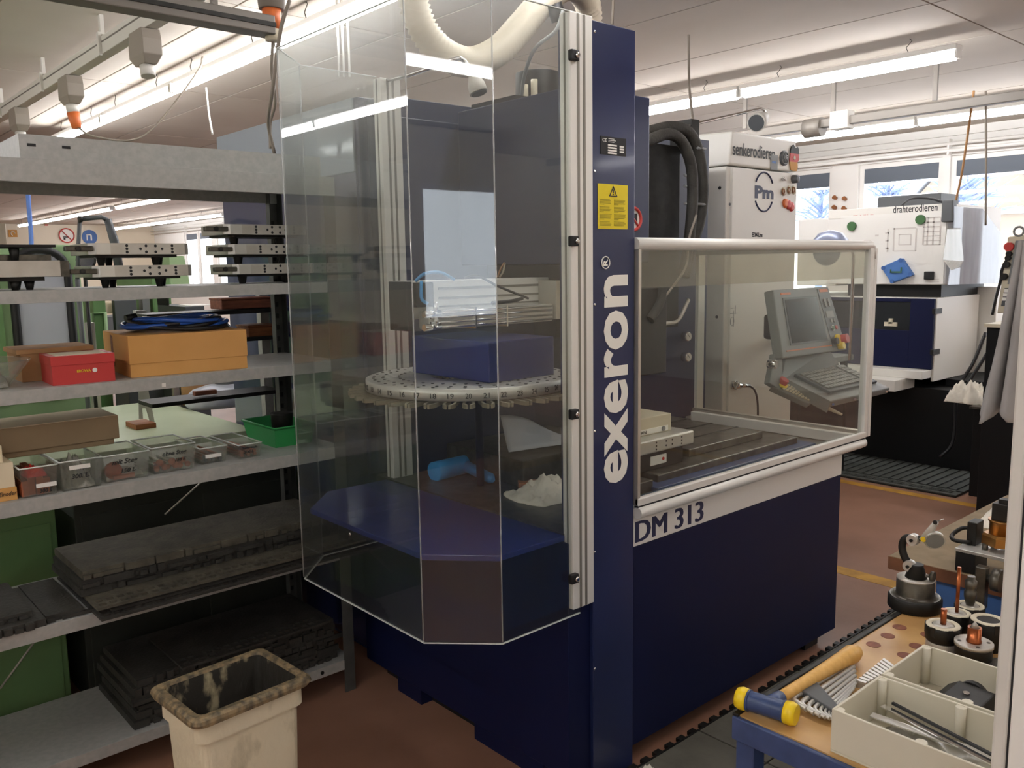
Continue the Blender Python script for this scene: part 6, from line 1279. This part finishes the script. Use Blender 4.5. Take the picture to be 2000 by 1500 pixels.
Yg = 5.2; c0 = at(0, 446, Y=Yg); c1 = at(148, 478, Y=Yg); cR = at(172, 700, Y=Yg)
build('machine_body', MB().box(-.4, cR.x, Yg, 6.3, 0, c1.z), 'green_light', gc, bev=.01)
w0, w1 = at(28, 600, Y=Yg).x, at(137, 600, Y=Yg).x; zt2 = at(100, 488, Y=Yg).z
def rrect(x0, x1, z0, z1, r, n=5):
    out = []
    for cx_, cz_, a0 in ((x1-r, z1-r, 0), (x0+r, z1-r, PI/2), (x0+r, z0+r, PI), (x1-r, z0+r, 1.5*PI)):
        for i in range(n+1): a = a0+PI/2*i/n; out.append((cx_+r*math.cos(a), cz_+r*math.sin(a)))
    return out
MY = lambda y: Matrix(((1, 0, 0, 0), (0, 0, -1, y), (0, 1, 0, 0), (0, 0, 0, 1)))
build('door_gasket', MB().tube([(x, Yg-.012, z) for x, z in rrect(w0, w1, .92, zt2, .12)], .022, 8, closed=True), 'black', gc); build('door_panel', MB().prism(rrect(w0+.01, w1-.01, .93, zt2-.01, .11), .002, .008, MY(Yg)), 'shield_grey', gc)
build('dark_green_side', MB().box(-.35, w0-.06, Yg-.02, Yg, .9, c1.z-.05), 'green', gc)
c = at(170, 790, Y=Yg); build('machine_foot', MB().box(.8, 1.5, Yg+.1, 6.0, .3, .95), 'green_dark', gc)
# alu post, more green
p0 = at(176, 620, Y=4.9); one('aluminium_upright', MB().box(p0.x-.02, p0.x+.02, 4.9, 4.94, 0, 1.33), 'alu', 'aluminium upright beside the tall green machine, behind the shelf', 'post', bev=.002)
p0 = at(355, 600, Y=4.9); one('aluminium_upright', MB().box(p0.x-.018, p0.x+.018, 5.07, 5.10, 0, 1.36), 'alu', 'aluminium upright behind the yellow carton, right of the grinder', 'post', bev=.002)
g2 = thing('green_grinder', 'green grinder with steel guard panel behind the yellow carton', 'machine', (2.2, 6.6, 0))
Yh = 6.4; a = at(178, 560, Y=Yh); b = at(215, 700, Y=Yh); build('left_body', MB().box(a.x, b.x, Yh, 7.2, 0, at(180, 570, Y=Yh).z), 'green', g2, bev=.006); f0, f1 = at(180, 612, Y=Yh-.02), at(208, 640, Y=Yh-.02)
build('door_recess', MB().tube([(f0.x, Yh-.01, f0.z), (f1.x, Yh-.01, f0.z), (f1.x, Yh-.01, f1.z-.2), (f0.x, Yh-.01, f1.z-.2)], .015, 4, closed=True), 'green_light', g2)
a = at(216, 560, Y=Yh+.05); b = at(275, 700, Y=Yh); build('steel_guard', MB().box(a.x, b.x, Yh+.0, Yh+.06, .5, at(250, 586, Y=Yh).z), 'console_dark', g2, bev=.004); a = at(278, 560, Y=Yh); b = at(295, 600, Y=Yh); build('grey_door', MB().box(a.x, b.x, Yh+.02, Yh+.1, .6, 1.42), 'console_grey', g2)
a = at(297, 560, Y=Yh); b = at(336, 600, Y=Yh); build('right_body', MB().box(a.x, b.x, Yh, 7.2, .4, 1.62), 'green', g2, bev=.006); a = at(290, 640, Y=Yh); build('machine_bed', MB().box(at(215, 650, Y=Yh).x, at(345, 650, Y=Yh).x, Yh-.3, Yh, .5, 1.15), 'console_dark', g2, bev=.006)
a = at(270, 440, Y=7.5)
g3 = thing('green_saw', 'green machine far back, seen through the clamping bars', 'machine', (3.5, 9, 0))
a, b = at(270, 535, Y=9), at(310, 560, Y=9); build('body', MB().box(a.x, b.x, 9, 9.6, 0, a.z), 'green', g3, bev=.01); a, b = at(330, 500, Y=9), at(372, 540, Y=9); build('head', MB().prism([(a.x, a.z), (b.x-.05, a.z+.0), (b.x, a.z-.35), (a.x, a.z-.35)], 0, .4, Matrix(((1, 0, 0, 0), (0, 0, 1, 9), (0, 1, 0, 0), (0, 0, 0, 1)))), 'green_light', g3, bev=.01); build('bed', MB().box(a.x-1.2, b.x+.2, 9.05, 9.5, .4, 1.15), 'console_dark', g3)
fr = thing('bent_tube_frame', 'dark bent tube frame rising behind the clamping bars', 'frame', at(150, 500, Y=4.6))
build('tube_frame', MB().tube([at(151, 545, Y=4.7), at(153, 480, Y=4.7), at(156, 428, Y=4.7)], .010, 8).tube([at(156, 428, Y=4.7), at(198, 424, Y=4.7), at(210, 430, Y=4.7)], .012, 8), 'console_dark', fr); build('flat_arm', MB().tube([at(210, 428, Y=4.7), at(223, 470, Y=4.7), at(232, 520, Y=4.7)], [.018, .022, .022], 6), 'console_dark', fr); build('joint', MB().tube([at(153, 428, Y=4.68), at(160, 428, Y=4.68)], .016, 10), 'iron', fr); build('frame_post', MB().tube([at(151, 545, Y=4.7), Vector((at(151, 545, Y=4.7).x, 4.7, .85))], .012, 8), 'console_dark', fr)
c = at(168, 508, Y=4.85); lm = thing('round_lamp', 'chrome round machine lamp behind the lower clamping bar', 'lamp', c)
build('lamp_bowl', MB().lathe([(.045, 0), (.04, .03), (.02, .05)], (c.x, c.y, c.z), 20, 'y'), 'chrome', lm); build('lamp_rim', MB().tube([(c.x+.045*math.cos(t), c.y, c.z+.045*math.sin(t)) for t in [2*PI*i/20 for i in range(20)]], .006, 6, closed=True), 'iron', lm); build('lamp_stalk', MB().tube([(c.x, c.y+.04, c.z-.03), (c.x, c.y+.04, .85)], .01, 8), 'iron', lm)
# desk clutter: shelf of folders
a = at(160, 545, Y=5.0)
one('paper_stack', MB().box(at(158, 545, Y=6.7).x, at(200, 545, Y=6.7).x, 6.5, 6.8, 1.30, 1.38), 'card_top', 'stack of papers on the green grinder, under the clamping bars', 'papers', bev=.004)
wd = thing('dark_desk_unit', 'dark desk unit with papers right of the second aluminium upright', 'desk', (2.3, 5.6, 0))
a, b = at(362, 610, Y=5.6), at(402, 640, Y=5.6); build('desk_box', MB().box(a.x, b.x, 5.6, 6.1, 0, at(380, 598, Y=5.6).z), 'console_dark', wd, bev=.004); build('desk_paper', MB().box(a.x+.05, a.x+.2, 5.62, 5.85, at(380, 598, Y=5.6).z, at(380, 598, Y=5.6).z+.004), 'paper_white', wd); build('upper_box', MB().box(a.x, b.x-.12, 5.9, 6.1, at(380, 598, Y=5.6).z, at(380, 598, Y=5.6).z+.12), 'iron', wd)
c = at(405, 655, Y=5.0); gw = thing('chrome_guard', 'round chrome-edged guard just right of the cable coil', 'guard', c); build('guard_disc', MB().lathe([(.19, 0), (.19, .05), (.17, .06)], (c.x, 5.0, c.z-.08), 28, 'y'), 'steel_dark', gw); build('guard_rim', MB().tube([(c.x+.19*math.cos(t), 4.995, c.z-.08+.19*math.sin(t)) for t in [2*PI*i/28 for i in range(28)]], .008, 6, closed=True), 'chrome', gw); build('guard_foot', MB().box(c.x-.05, c.x+.05, 5.0, 5.05, .85, c.z-.2), 'console_dark', gw)
